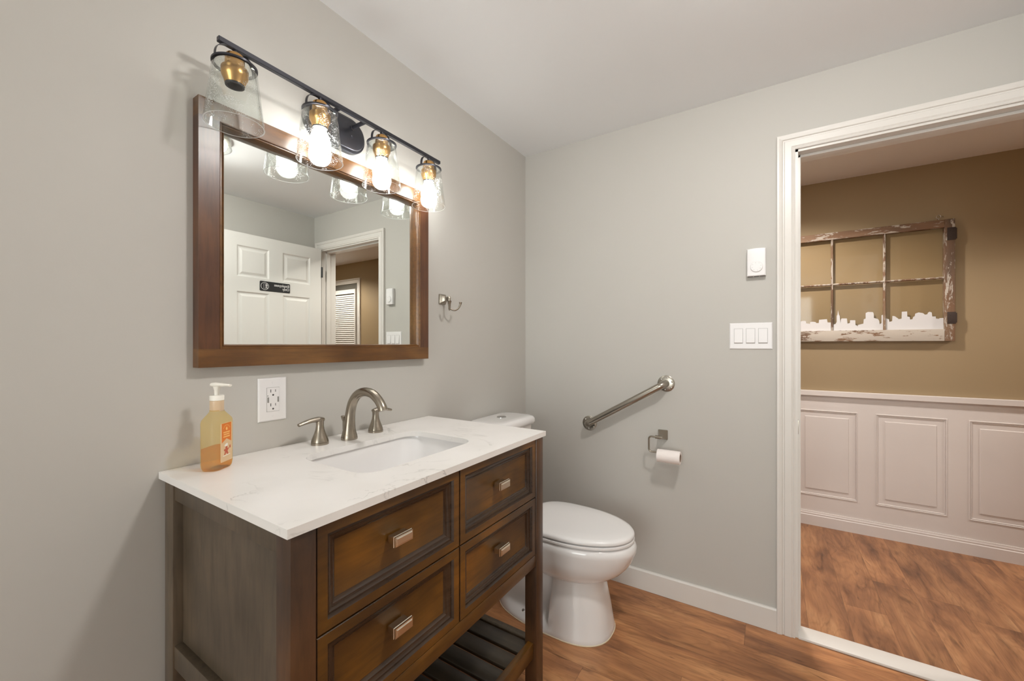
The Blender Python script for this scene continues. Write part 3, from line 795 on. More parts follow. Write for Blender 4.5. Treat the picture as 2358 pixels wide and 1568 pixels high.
d3 = Vector((math.cos(math.radians(20)), math.sin(math.radians(20)), 0))
zz = CZ + 0.2035
cc = Vector((soap_c.x, soap_c.y, zz))
add_tube(bm, [cc - d3 * 0.0155 + Vector((0, 0, -0.002)), cc - d3 * 0.013, cc - d3 * 0.005, cc + d3 * 0.010, cc + d3 * 0.024, cc + d3 * 0.040 - Vector((0, 0, 0.0005))], [0.0045, 0.0078, 0.0088, 0.0070, 0.0052, 0.0045], 16, flat=(1.0, 0.62))
obj('pump', bm, M['pump'], sb, smooth=50, label='milky white pump top')
# label on the face, all as raised ink layers
def onF(u, v, w):
    q = soap_c + tt * u + n_ * (HN + 0.0003 + w); return (q.x, q.y, CZ + v)
bm = bmesh.new(); poly_prism(bm, rounded(-0.0205, 0.018, 0.0205, 0.111, 0.002, 3), 0, 0.0003, onF)
lab = obj('product_label', bm, M['label'], sb, smooth=0)
bm = bmesh.new(); poly_prism(bm, [(-0.0165, 0.064), (0.0, 0.073), (0.0165, 0.064), (0.0165, 0.1105), (-0.0165, 0.1105)], 0.0003, 0.0006, onF)
obj('orange_banner', bm, M['label_orange'], lab, smooth=0)
bm = bmesh.new()
for row, (wd, z_) in enumerate(((0.0115, 0.0885), (0.0105, 0.0835), (0.0115, 0.0780))):
    u = -wd
    k = 0
    while u < wd:
        w_ = (0.0022, 0.0016, 0.0026, 0.0019)[(k + row) % 4]
        poly_prism(bm, rect(u, z_ - 0.0016, min(u + w_, wd), z_ + 0.0014), 0.0006, 0.0008, onF); u += w_ + 0.0006; k += 1
for k in range(9):
    a = math.radians(20 + 140 * k / 8); ca, sa = math.cos(a), math.sin(a)
    poly_prism(bm, [(0.0115 * ca - 0.0006, 0.0945 + 0.0105 * sa), (0.0115 * ca + 0.0006, 0.0945 + 0.0105 * sa), (0.0115 * ca + 0.0006, 0.0960 + 0.0105 * sa), (0.0115 * ca - 0.0006, 0.0960 + 0.0105 * sa)], 0.0006, 0.0008, onF)
poly_prism(bm, [(-0.002, 0.0935), (0.002, 0.0935), (0.0032, 0.0965), (0.002, 0.0990), (0.0, 0.1015), (-0.002, 0.0990), (-0.0032, 0.0965)], 0.0006, 0.0008, onF)
obj('label_print', bm, M['label_gold'], lab, smooth=0)
bm = bmesh.new()
poly_prism(bm, [(-0.0085, 0.034), (-0.004, 0.034), (-0.001, 0.039), (0.002, 0.034), (0.0065, 0.035), (0.0035, 0.0425), (0.0080, 0.0465), (0.0065, 0.0495), (0.0020, 0.0480), (0.0025, 0.0535), (-0.0035, 0.0535), (-0.0035, 0.0480), (-0.0085, 0.0475), (-0.0090, 0.0440), (-0.0050, 0.0425)], 0.0003, 0.0006, onF)
poly_prism(bm, [(0.0100, 0.047), (0.0145, 0.048), (0.0135, 0.055), (0.0105, 0.054)], 0.0003, 0.0006, onF)
obj('label_figure', bm, M['label_red'], lab, smooth=0)
bm = bmesh.new()
poly_prism(bm, [(-0.0055, 0.0535), (0.0035, 0.0545), (0.0045, 0.0600), (0.0010, 0.0615), (-0.0040, 0.0600), (-0.0075, 0.0570)], 0.0006, 0.0008, onF)
poly_prism(bm, [(-0.0130, 0.0310), (0.0120, 0.0325), (0.0120, 0.0338), (-0.0130, 0.0325)], 0.0006, 0.0008, onF)
obj('label_highlights', bm, M['label_white'], lab, smooth=0)

# ================================================================== MIRROR
MY0, MY1, MZ0, MZ1 = 0.4265, 1.2235, 1.162, 1.8385
MX = 0.033; FW = 0.0475
mir = thing('wall_mirror', 'large dark walnut framed mirror on the left wall above the vanity', 'mirror', (0.0, 0.825, MZ0))
def frame_piece(pts, mat):
    bm = bmesh.new(); poly_prism(bm, pts, 0.0005, MX, onL(0))
    es = [e for e in bm.edges if len(e.link_faces) == 2 and e.calc_face_angle(0) > 0.8]
    bmesh.ops.bevel(bm, geom=es, offset=0.0015, segments=2, affect='EDGES')
    return obj('frame_rail', bm, mat, mir)
FB = 0.0465
frame_piece(rect(MY0, MZ0, MY1, MZ0 + FB), M['mirror_h']); frame_piece(rect(MY0, MZ1 - FB, MY1, MZ1), M['mirror_h'])
frame_piece(rect(MY0, MZ0 + FB, MY0 + FW - 0.001, MZ1 - FB), M['mirror_v']); frame_piece(rect(MY1 - FW + 0.001, MZ0 + FB, MY1, MZ1 - FB), M['mirror_v'])
bm = bmesh.new()
add_sweep(bm, rect(MY0 + FW - 0.002, MZ0 + FB - 0.001, MY1 - FW + 0.002, MZ1 - FB + 0.001), [(0, 0.028), (0.001, MX + 0.0015), (0.004, MX + 0.002), (0.0055, MX - 0.002), (0.0075, MX - 0.003), (0.0095, MX - 0.001), (0.0115, MX - 0.004), (0.0125, MX - 0.014), (0.0135, 0.0068)], onL(0), True)
obj('frame_moulding', bm, M['mirror_h'], mir, smooth=40)
obj('mirror_glass', box((0.001, MY0 + 0.03, MZ0 + 0.03), (0.0070, MY1 - 0.03, MZ1 - 0.03)), M['mirror'], mir, smooth=0)

# ================================================================== VANITY LIGHT
LX = 0.097
bar_y0, bar_y1, bz0, bz1 = 0.4415, 1.2225, 1.9595, 1.9520
bz = lambda y: bz0 + (bz1 - bz0) * (y - bar_y0) / (bar_y1 - bar_y0)
vl = thing('vanity_light', 'black and brass four-shade bath light fixture above the mirror', 'light fixture', (0.0, 0.822, 1.87))
bm = bmesh.new()
add_tube(bm, [(LX, bar_y0, bz0), (LX, bar_y1, bz1)], 0.0088, 4)
bmesh.ops.bevel(bm, geom=list(bm.edges), offset=0.001, segments=2, affect='EDGES')
# square bar: turn the 4-sided tube flat side up
cmid = Vector((LX, (bar_y0 + bar_y1) / 2, (bz0 + bz1) / 2))
bmesh.ops.rotate(bm, verts=bm.verts, cent=cmid, matrix=Matrix.Rotation(math.radians(45), 3, 'Y'))
obj('bar', bm, M['black'], vl, smooth=30)
bm = bmesh.new()
def oval(y0, y1, z0, z1, w): return [(w, y, z) for y, z in rounded(y0, z0, y1, z1, (z1 - z0) / 2 - 0.0005, 14)]
oy0, oy1, oz0, oz1 = 0.706, 0.925, 1.872, 1.990
add_rings(bm, [oval(oy0, oy1, oz0, oz1, 0.0005), oval(oy0, oy1, oz0, oz1, 0.016), oval(oy0 + 0.002, oy1 - 0.002, oz0 + 0.002, oz1 - 0.002, 0.018), oval(oy0 + 0.006, oy1 - 0.006, oz0 + 0.006, oz1 - 0.006, 0.018), oval(oy0 + 0.008, oy1 - 0.008, oz0 + 0.008, oz1 - 0.008, 0.024), oval(oy0 + 0.011, oy1 - 0.011, oz0 + 0.011, oz1 - 0.011, 0.026)])
add_lathe(bm, (0.026, 0.866, 1.925), (1, 0, 0), [(0, 0.005), (0.002, 0.005), (0.003, 0.0)], 16)
obj('backplate', bm, M['black'], vl, smooth=40)
for ya in (0.775, 0.868):
    bm = bmesh.new(); zc = bz(ya)
    add_tube(bm, [(0.024, ya, zc), (LX, ya, zc)], 0.0068, 18)
    add_lathe(bm, (0.026, ya, zc), (1, 0, 0), [(0, 0.0085), (0.004, 0.0085), (0.005, 0.007)], 18)
    obj('arm', bm, M['black'], vl)
for k in range(4):
    yc = 0.480 + 0.2263 * k
    zt = bz(yc) - 0.0505                      # top rim of the shade
    if k == 0: zt += 0.002
    HS = 0.1435
    bm = bmesh.new()
    r0, r1, th = 0.0475, 0.0645, 0.0030
    rings = []
    def rg(r, z, n=64): return [(LX + r * math.cos(2 * PI * q / n), yc + r * math.sin(2 * PI * q / n), z) for q in range(n)]
    add_rings(bm, [rg(r0 - 0.004, zt, 64), rg(r0, zt - 0.004), rg(r0 + 0.3 * (r1 - r0), zt - 0.3 * HS), rg(r0 + 0.7 * (r1 - r0), zt - 0.7 * HS), rg(r1, zt - HS)], True, False, False)
    add_rings(bm, [rg(r0 - th - 0.004, zt - th), rg(r0 - th, zt - 0.006), rg(r0 - th + 0.3 * (r1 - r0), zt - 0.3 * HS), rg(r0 - th + 0.7 * (r1 - r0), zt - 0.7 * HS), rg(r1 - th, zt - HS)], True, False, False)
    add_rings(bm, [rg(r1, zt - HS), rg(r1 - th / 2, zt - HS - 0.001), rg(r1 - th, zt - HS)], True, False, False, mi=1)
    add_rings(bm, [rg(0.021, zt), rg(r0 - 0.004, zt), rg(r0 - 0.004 - th, zt - th), rg(0.021, zt - th)], True, False, False)
    obj('lamp_shade', bm, [M['shade_glass'], M['rim']], vl, smooth=40, label='clear seeded glass shade')
    # ring and yoke
    bm = bmesh.new()
    add_rings(bm, [rg(r0 + 0.0005, zt + 0.0), rg(r0 + 0.0015, zt + 0.0005), rg(r0 + 0.0018, zt + 0.0045), rg(r0 - 0.005, zt + 0.0045), rg(r0 - 0.005, zt + 0.0003), rg(r0 + 0.0005, zt)], True, False, False)
    arch = []
    for q in range(25):
        a = PI * q / 24
        s_ = math.copysign(abs(math.cos(a)) ** 0.75, math.cos(a))
        arch.append((s_ * (r0 - 0.001), math.sin(a) ** 0.8 * 0.040))
    ang = math.radians(98); dx, dy = math.cos(ang), math.sin(ang); nx, ny = -dy, dx
    R2 = []
    for u, h in arch:
        i = arch.index((u, h))
        R2.append([(LX + dx * u + nx * w * s1, yc + dy * u + ny * w * s1, zt + 0.003 + h + e) for s1, e in ((-1, 0), (1, 0), (1, 0.0022), (-1, 0.0022)) for w in (0.005,)])
    add_rings(bm, R2)
    obj('yoke', bm, M['black'], vl, smooth=30)
    bm = bmesh.new()
    add_lathe(bm, (LX, yc, zt - 0.001), (0, 0, 1), [(0, 0.0210), (0.0005, 0.0215), (0.026, 0.0210), (0.0305, 0.0185), (0.0320, 0.010)], 36)
    add_lathe(bm, (LX, yc, zt - 0.004), (0, 0, -1), [(0, 0.0285), (0.002, 0.0295), (0.016, 0.0290), (0.021, 0.0278), (0.030, 0.0235), (0.039, 0.0215), (0.040, 0.019)], 36, True, False)
    so = obj('socket', bm, M['brass'], vl, smooth=40, label='brushed brass socket cup')
    bm = bmesh.new(); add_lathe(bm, (LX, yc, zt - 0.0435), (0, 0, -1), [(0, 0.0212), (0.0035, 0.0206), (0.0035, 0.0165), (0.0, 0.0165), (-0.012, 0.0150)], 30, False, True)
    obj('socket_lining', bm, M['black_plastic'], so)
    bm = bmesh.new(); add_lathe(bm, (LX, yc, bz(yc) - 0.0065), (0, 0, -1), [(-0.002, 0.0055), (0.012, 0.0055), (0.013, 0.004)], 16)
    obj('stem', bm, M['black'], vl)
    if k > 0:
        bm = bmesh.new(); ztop = zt - 0.039
        prof = [(0, 0.0135), (0.007, 0.0155), (0.015, 0.0180), (0.025, 0.0225), (0.036, 0.0265), (0.046, 0.0292), (0.055, 0.0300), (0.064, 0.0290), (0.073, 0.0255), (0.080, 0.0195), (0.0845, 0.0115), (0.086, 0.0)]
        add_lathe(bm, (LX, yc, ztop), (0, 0, -1), prof, 32)
        obj('bulb', bm, M['bulb'], vl, smooth=80, label='glowing white bulb')

# ================================================================== WALL FITTINGS, left wall
def wallplate(parent, u0, v0, u1, v1, mp, w=0.005):
    bm = bmesh.new()
    add_rings(bm, [[mp(u, v, h) for u, v in rect(u0 + s, v0 + s, u1 - s, v1 - s)] for s, h in ((0, 0.0003), (0, w * 0.35), (0.0015, w * 0.75), (0.004, w), (0.010, w))])
    return obj('plate', bm, M['plate'], parent, smooth=0)
out = thing('power_outlet', 'white outlet plate on the left wall between mirror and faucet', 'outlet', (0, 0.618, 0.998))
wallplate(out, 0.5785, 0.9985, 0.6580, 1.1235, onL(0))
mo = onL(0)
bm = bmesh.new(); poly_prism(bm, rounded(0.6015, 1.027, 0.6350, 1.095, 0.002, 3), 0.004, 0.0068, mo)
rec = obj('receptacle', bm, M['plate'], out, smooth=30)
bm = bmesh.new()
add_sweep(bm, rect(0.6005, 1.026, 0.6360, 1.096), [(0, 0.0050), (0, 0.0053), (0.0010, 0.0053), (0.0010, 0.0050)], mo, True)
obj('seam', bm, M['plate_line'], rec, smooth=0)
bm = bmesh.new()
bm.free()
for zc in (1.0815, 1.0415):
    bm = bmesh.new()
    poly_prism(bm, rect(0.6105, zc, 0.6125, zc + 0.0085), 0.0066, 0.0070, mo); poly_prism(bm, rect(0.6240, zc + 0.001, 0.6255, zc + 0.0080), 0.0066, 0.0070, mo)
    poly_prism(bm, [(0.618 + 0.0026 * math.cos(2 * PI * k / 14), zc - 0.0075 + 0.0026 * math.sin(2 * PI * k / 14)) for k in range(14)], 0.0066, 0.0070, mo)
    obj('socket_slots', bm, M['plate_shadow'], rec, smooth=0)
bm = bmesh.new()
poly_prism(bm, rect(0.6022, 1.0715, 0.6045, 1.0735), 0.0066, 0.0070, mo)
obj('indicator', bm, M['plate_shadow'], rec, smooth=0)
bm = bmesh.new()
poly_prism(bm, rect(0.6020, 1.0525, 0.6065, 1.0680), 0.0066, 0.0070, mo)
obj('usb_port', bm, M['cord'], rec, smooth=0)
bm = bmesh.new()
poly_prism(bm, rect(0.6300, 1.0525, 0.6345, 1.0680), 0.0066, 0.0070, mo)
obj('usb_port', bm, M['cord'], rec, smooth=0)
for zc in (1.1095, 1.0125):
    bm = bmesh.new(); add_lathe(bm, (0.0048, 0.618, zc), (1, 0, 0), [(0, 0.003), (0.0008, 0.0028), (0.001, 0.0)], 14)
    obj('screw', bm, M['plate'], out)

hk = thing('robe_hook', 'small brushed nickel double robe hook right of the mirror', 'hook', (0, 1.341, 1.40))
bm = bmesh.new(); mo = onL(0)
add_rings(bm, [[mo(u, v, w) for u, v in rounded(1.341 - s, 1.419 - s * 1.05, 1.341 + s, 1.419 + s * 1.05, max(s * 0.18, 0.0012), 4)] for s, w in ((0.0215, 0.0005), (0.0215, 0.003), (0.020, 0.006), (0.0145, 0.013), (0.0095, 0.022), (0.0065, 0.032), (0.0058, 0.038))])
obj('mount', bm, M['nickel'], hk, smooth=30)
bm = bmesh.new()
add_tube(bm, [(0.040, 1.341, 1.430), (0.0405, 1.341, 1.424), (0.041, 1.341, 1.414), (0.041, 1.341, 1.400), (0.041, 1.341, 1.390)], [0.006, 0.009, 0.0085, 0.006, 0.0045], 14, flat=(0.75, 1.0))
for s in (-1, 1):
    d_ = Vector((0.72, s * 0.70, 0))
    b0 = Vector((0.041, 1.341, 1.395))
    pts = [b0, b0 + d_ * 0.004 + Vector((0, 0, -0.016)), b0 + d_ * 0.014 + Vector((0, 0, -0.024)), b0 + d_ * 0.028 + Vector((0, 0, -0.025)), b0 + d_ * 0.041 + Vector((0, 0, -0.016)), b0 + d_ * 0.048 + Vector((0, 0, -0.002)), b0 + d_ * 0.050 + Vector((0, 0, 0.010)), b0 + d_ * 0.050 + Vector((0, 0, 0.0105))]
    add_tube(bm, smooth_path(pts[:-1], 5) + [pts[-1]], lerp_list([0.0045, 0.0036, 0.0034, 0.0034, 0.0034, 0.0042, 0.0072], 5) + [0.0055], 12)
obj('hook_arm', bm, M['nickel'], hk, smooth=50)

# ================================================================== WALL FITTINGS, back wall
mb = onB(WB)
th_ = thing('thermostat', 'white dial thermostat on the back wall beside the door casing', 'thermostat', (1.170, WB, 1.515))
bm = bmesh.new()
def trz(s, w, arc=0.0):
    a = [(1.1345 + s, 1.515 + s), (1.2045 - s, 1.515 + s), (1.2045 - s, 1.633 - s)]
    a += [(1.2045 - s - (0.070 - 2 * s) * q / 8, 1.633 - s + arc * math.sin(PI * q / 8)) for q in range(1, 8)]
    a += [(1.1345 + s, 1.633 - s)]
    return [mb(u, v, w) for u, v in a]
add_rings(bm, [trz(0.002, 0.0005), trz(0.002, 0.004), trz(0.0, 0.005, 0.003), trz(0.0, 0.022, 0.003), trz(0.003, 0.026, 0.003), trz(0.010, 0.0275, 0.002)])
tb = obj('body', bm, M['plate'], th_, smooth=30)
bm = bmesh.new(); add_lathe(bm, (1.1705, WB - 0.0265, 1.555), (0, -1, 0), [(0, 0.0235), (0.004, 0.0235), (0.006, 0.0215), (0.0062, 0.0)], 40)
dl = obj('dial', bm, M['plate'], th_, smooth=40)
bm = bmesh.new()
for k in range(8):
    a = 2 * PI * k / 8 + 0.2
    poly_prism(bm, [(1.1705 + 0.0165 * math.cos(a) + 0.0011 * math.cos(q), 1.555 + 0.0165 * math.sin(a) + 0.0011 * math.sin(q)) for q in (0, 1.57, 3.14, 4.71)], 0.0326, 0.0330, mb)
obj('dial_marks', bm, M['cord'], dl, smooth=0)
bm = bmesh.new()
for k in range(3):
    x0 = 1.1375 + k * 0.0225
    add_box(bm, (x0, WB - 0.020, 1.5142), (x0 + 0.0195, WB - 0.008, 1.5155))
obj('vent_slot', bm, M['plate_shadow'], th_, smooth=0)

sw = thing('light_switch', 'white triple rocker switch plate below the thermostat', 'switch', (1.1475, WB, 1.199))
wallplate(sw, 1.0660, 1.1995, 1.2290, 1.3150, mb)
for k in range(3):
    xc = 1.1475 + (k - 1) * 0.0462
    bm = bmesh.new()
    poly_prism(bm, rect(xc - 0.0175, 1.2240, xc + 0.0175, 1.2905), 0.0048, 0.0052, mb)
    obj('rocker_frame', bm, M['plate_line'], sw, smooth=0)
    bm = bmesh.new()
    a0 = [(xc - 0.0162, 1.2255), (xc + 0.0162, 1.2255), (xc + 0.0162, 1.2893), (xc - 0.0162, 1.2893)]
    b0 = [bm.verts.new(mb(u, v, 0.0048)) for u, v in a0]
    t0 = [bm.verts.new(mb(u, v, w)) for (u, v), w in zip([(xc - 0.0158, 1.2290), (xc + 0.0158, 1.2290), (xc + 0.0158, 1.2889), (xc - 0.0158, 1.2889)], (0.0100, 0.0100, 0.0058, 0.0058))]
    bm.faces.new(b0); bm.faces.new(t0)
    for i in range(4): bm.faces.new((b0[i], b0[(i + 1) % 4], t0[(i + 1) % 4], t0[i]))
    obj('rocker', bm, M['plate'], sw, smooth=0)
    for zc in (1.3065, 1.2080):
        bm = bmesh.new(); add_lathe(bm, (xc, WB - 0.0048, zc), (0, -1, 0), [(0, 0.0024), (0.0007, 0.0022), (0.0008, 0.0)], 12)
        obj('screw', bm, M['plate'], sw)

gb = thing('grab_bar', 'slanted brushed steel grab bar on the back wall above the toilet', 'grab bar', (0.596, WB, 0.76))
A_, B_ = Vector((0.402, WB, 0.799)), Vector((0.794, WB, 1.031))
d_ = (B_ - A_).normalized(); yo = Vector((0, -1, 0))
bm = bmesh.new(); SO = 0.052; rb_ = 0.026
pts = [A_ + yo * 0.002, A_ + yo * (SO - rb_)]
for k in range(1, 8):
    a = PI / 2 * k / 7; pts.append(A_ + yo * (SO - rb_ + rb_ * math.sin(a)) + d_ * (rb_ - rb_ * math.cos(a)))
for k in range(0, 8):
    a = PI / 2 * k / 7; pts.append(B_ + yo * (SO - rb_ + rb_ * math.cos(a)) - d_ * (rb_ - rb_ * math.sin(a)))
pts.append(B_ + yo * 0.002)
add_tube(bm, pts, 0.0165, 28)
obj('bar', bm, M['steel'], gb, smooth=50)
for c_ in (A_, B_):
    bm = bmesh.new()
    add_lathe(bm, c_, yo, [(0.0003, 0.0395), (0.003, 0.0395), (0.005, 0.036), (0.006, 0.025), (0.007, 0.018)], 44)
    fl = obj('flange', bm, M['steel'], gb, smooth=30)
    for k in range(6):
        a = 2 * PI * k / 6 + 0.35
        p_ = c_ + Vector((math.cos(a) * 0.0295, 0, math.sin(a) * 0.0295)) + yo * 0.0048
        bm = bmesh.new(); add_lathe(bm, p_, yo, [(0, 0.0048), (0.0015, 0.0042), (0.0024, 0.002), (0.0025, 0.0)], 14)
        obj('screw', bm, M['screw'], fl)

tp = thing('toilet_paper_holder', 'brushed nickel toilet paper holder on the back wall', 'holder', (0.779, WB, 0.75))
bm = bmesh.new(); pc = (0.7795, 0.7815)
add_rings(bm, [[mb(u, v, w) for u, v in rounded(pc[0] - s, pc[1] - s * 1.05, pc[0] + s, pc[1] + s * 1.05, max(s * 0.18, 0.0012), 4)] for s, w in ((0.0225, 0.0005), (0.0225, 0.004), (0.020, 0.010), (0.0145, 0.024), (0.0095, 0.042), (0.0075, 0.060), (0.0072, 0.072))])
obj('mount', bm, M['nickel'], tp, smooth=30)
bm = bmesh.new(); ry = WB - 0.072
add_tube(bm, [(0.792, ry, 0.7815), (0.760, ry, 0.7815)], 0.0080, 20)
pts = [(0.765, ry, 0.7815), (0.742, ry, 0.7815)] + [(0.742 - 0.012 * math.sin(a), ry, 0.7815 - 0.012 + 0.012 * math.cos(a)) for a in (0.4, 0.8, 1.2, 1.57)] + [(0.730, ry, 0.722)] + [(0.742 - 0.012 * math.cos(a), ry, 0.7215 - 0.012 * math.sin(a)) for a in (0.4, 0.8, 1.2, 1.57)] + [(0.760, ry, 0.7095), (0.868, ry, 0.7095)]
add_tube(bm, pts, 0.0040, 14)
obj('rod', bm, M['nickel'], tp, smooth=50)
bm = bmesh.new()
rz, rx0, rx1, ro, ri = 0.6965, 0.770, 0.872, 0.0300, 0.0185
rl = lambda r, x: [(x, ry + r * math.cos(2 * PI * k / 44), rz + r * math.sin(2 * PI * k / 44)) for k in range(44)]
add_rings(bm, [rl(ri, rx0), rl(ro - 0.0015, rx0), rl(ro, rx0 + 0.0015), rl(ro, rx1 - 0.0015), rl(ro - 0.0015, rx1), rl(ri, rx1)], True, False, False)
add_rings(bm, [rl(ri, rx0), rl(ri, rx1)], True, False, False, mi=1)
rollo = obj('toilet_paper_roll', bm, [M['paper'], M['card']], smooth=40)
tag(rollo, 'nearly used up white toilet paper roll hanging on the holder', 'toilet paper')

# ================================================================== TOILET
TY = 1.665
to_ = thing('toilet', 'white elongated two-piece toilet between the vanity and back wall', 'toilet', (0.36, TY, 0))
def egg(xc, af, ar, b, z, nf=2.0, nr=2.0, n=128, pinch=None):
    out = []
    for k in range(n):
        a = 2 * PI * k / n; c_, s_ = math.cos(a), math.sin(a)
        e = nf if c_ >= 0 else nr
        x = xc + (af if c_ >= 0 else ar) * math.copysign(abs(c_) ** (2 / e), c_)
        y = b * math.copysign(abs(s_) ** (2 / e), s_)
        if pinch:
            lim, w = pinch                       # narrow the body behind lim down to half width w
            t_ = min(max((lim - x) / 0.022, 0), 1); t_ = t_ * t_ * (3 - 2 * t_)
            y = y * (1 - t_) + math.copysign(min(abs(y), w), y) * t_
        out.append((x, TY + y, z))
    return out
bm = bmesh.new()
add_rings(bm, [
    egg(0.46, 0.199, 0.345, 0.149, 0.000, 2.5, 2.4), egg(0.46, 0.201, 0.347, 0.151, 0.006, 2.5, 2.4),
    egg(0.46, 0.198, 0.343, 0.148, 0.020, 2.5, 2.4, pinch=(0.425, 0.138)), egg(0.46, 0.194, 0.340, 0.144, 0.044, 2.5, 2.4, pinch=(0.428, 0.105)),
    egg(0.46, 0.189, 0.335, 0.140, 0.075, 2.5, 2.4, pinch=(0.431, 0.080)), egg(0.46, 0.180, 0.330, 0.133, 0.125, 2.5, 2.4, pinch=(0.435, 0.074)),
    egg(0.46, 0.167, 0.330, 0.125, 0.185, 2.5, 2.4, pinch=(0.440, 0.074)), egg(0.46, 0.158, 0.330, 0.119, 0.228, 2.4, 2.4, pinch=(0.442, 0.078)),
    egg(0.46, 0.160, 0.330, 0.120, 0.234, 2.3, 2.4, pinch=(0.44, 0.085)), egg(0.46, 0.186, 0.333, 0.134, 0.241, 2.2, 2.4, pinch=(0.40, 0.100)),
    egg(0.46, 0.215, 0.336, 0.149, 0.254, 2.1, 2.4, pinch=(0.37, 0.112)), egg(0.46, 0.243, 0.340, 0.162, 0.275, 2.05, 2.4, pinch=(0.34, 0.125)),
    egg(0.46, 0.266, 0.343, 0.172, 0.300, 2.0, 2.4, pinch=(0.32, 0.138)), egg(0.46, 0.281, 0.347, 0.178, 0.325, 2.0, 2.4, pinch=(0.30, 0.150)),
    egg(0.46, 0.290, 0.350, 0.179, 0.348, 2.0, 2.5), egg(0.46, 0.299, 0.352, 0.183, 0.370, 2.0, 2.5),
    egg(0.46, 0.298, 0.352, 0.183, 0.386, 2.0, 2.5), egg(0.46, 0.290, 0.348, 0.178, 0.398, 2.0, 2.5), egg(0.46, 0.278, 0.340, 0.168, 0.404, 2.0, 2.5)])
bowl = obj('bowl', bm, M['porcelain'], to_, smooth=60)
bm = bmesh.new()
add_rings(bm, [egg(0.46, 0.2025, 0.349, 0.1525, 0.0005, 2.5, 2.4), egg(0.46, 0.2025, 0.349, 0.1525, 0.0035, 2.5, 2.4), egg(0.46, 0.198, 0.344, 0.148, 0.006, 2.5, 2.4)])
obj('caulk_line', bm, M['caulk'], bowl, smooth=50)
for s in (-1, 1):
    bm = bmesh.new(); add_lathe(bm, (0.293, TY + s * 0.108, 0.022), (0, 0, 1), [(0, 0.012), (0.010, 0.012), (0.016, 0.009), (0.019, 0.0)], 20)
    obj('floor_bolt', bm, M['chrome'], bowl)
def lid_ring(s, z, dx=0.0): return egg(0.46, 0.290 - s + dx, 0.205 - s, 0.182 - s, z, 2.05, 3.2)
bm = bmesh.new(); add_rings(bm, [lid_ring(0.009, 0.4050), lid_ring(0.008, 0.4065), lid_ring(0.001, 0.4085), lid_ring(0.001, 0.4155), lid_ring(0.006, 0.4180)])
obj('seat', bm, M['seat_plastic'], to_, smooth=50)
bm = bmesh.new(); add_rings(bm, [lid_ring(0.008, 0.4230), lid_ring(0.002, 0.4250), lid_ring(0.001, 0.4330), lid_ring(0.006, 0.4395), lid_ring(0.022, 0.4430), lid_ring(0.07, 0.4455), lid_ring(0.14, 0.4465)])
obj('lid', bm, M['seat_plastic'], to_, smooth=60)
for s in (-1, 1):
    bm = bmesh.new(); add_lathe(bm, (0.250, TY + s * 0.075 - 0.02, 0.428), (0, 1, 0), [(0, 0.009), (0.002, 0.011), (0.038, 0.011), (0.040, 0.009)], 20)
    add_box(bm, (0.240, TY + s * 0.075 - 0.018, 0.404), (0.262, TY + s * 0.075 + 0.018, 0.426), 0.002)
    obj('hinge', bm, M['seat_plastic'], to_)
def tank_ring(s, z, x1=0.200):
    out = []
    hw = 0.180 - s
    base = rounded(0.010 + s * 0.3, TY - hw, x1 - s, TY + hw, 0.05, 8)
    for x, y in base:
        q = (y - TY) / hw
        if x > 0.10: x += 0.018 * (1 - q * q)
        out.append((x, y, z))
    return out
bm = bmesh.new()
add_rings(bm, [tank_ring(0.045, 0.404), tank_ring(0.035, 0.420), tank_ring(0.028, 0.46), tank_ring(0.020, 0.60), tank_ring(0.012, 0.816)])
obj('tank', bm, M['porcelain'], to_, smooth=60)
bm = bmesh.new()
add_rings(bm, [tank_ring(0.010, 0.8165), tank_ring(0.001, 0.820), tank_ring(-0.002, 0.832), tank_ring(-0.001, 0.846), tank_ring(0.006, 0.855), tank_ring(0.020, 0.8590), tank_ring(0.045, 0.8600)])
tl = obj('tank_lid', bm, M['porcelain'], to_, smooth=60)
bm = bmesh.new(); add_lathe(bm, (0.098, TY, 0.8595), (0, 0, 1), [(0, 0.0235), (0.003, 0.0235), (0.0045, 0.021), (0.0035, 0.019), (0.005, 0.016), (0.0055, 0.0)], 36)
obj('flush_button', bm, M['chrome'], tl, label='round chrome flush button')

# ================================================================== OLD WINDOW SASH in the hall
fr = thing('old_window_frame', 'weathered six-pane window sash hung on the tan hall wall', 'window frame', (1.69, HB, 1.24))
FY1 = HB - 0.004; FY0 = HB - 0.040
x0f, x1f, z0f, z1f = 1.262, 2.127, 1.2405, 1.957
mu = [1.304, 1.563, 1.8215, 2.084]
def fbox(name, a, b, mat, bev=0.002, par=fr): return obj(name, box(a, b, bev), mat, par)
fbox('stile', (x0f, FY0, z0f), (mu[0], FY1, z1f), M['peel_v']); fbox('stile', (mu[3], FY0, z0f), (x1f, FY1, z1f), M['peel_v'])
fbox('rail', (mu[0], FY0 + 0.001, z0f), (mu[3], FY1, 1.3115), M['peel_h']); fbox('rail', (mu[0], FY0 + 0.001, 1.911), (mu[3], FY1, z1f), M['peel_t'])
def muntin(a, b, horiz):
    bm = bmesh.new()
    w = 0.0065
    prof = [(-w, FY0 + 0.024), (-w, FY0 + 0.016), (-0.002, FY0 + 0.006), (0.002, FY0 + 0.006), (w, FY0 + 0.016), (w, FY0 + 0.024)]
    if horiz: rings = [[(x, y, 1.615 + q) for q, y in prof] for x in (a, b)]
    else: rings = [[(a + q, y, z) for q, y in prof] for z in b]
    add_rings(bm, rings)
    return obj('muntin', bm, M['muntin'], fr, smooth=0)
muntin(mu[0], mu[3], True); muntin(mu[1], (1.311, 1.912), False); muntin(mu[2], (1.311, 1.912), False)
for i in range(3):
    for j in range(2):
        za, zb = ((1.3105, 1.615), (1.615, 1.912))[j]
        obj('pane', box((mu[i] - 0.001, FY0 + 0.0205, za), (mu[i + 1] + 0.001, FY0 + 0.0225, zb)), M['pane_glass'], fr, smooth=0)
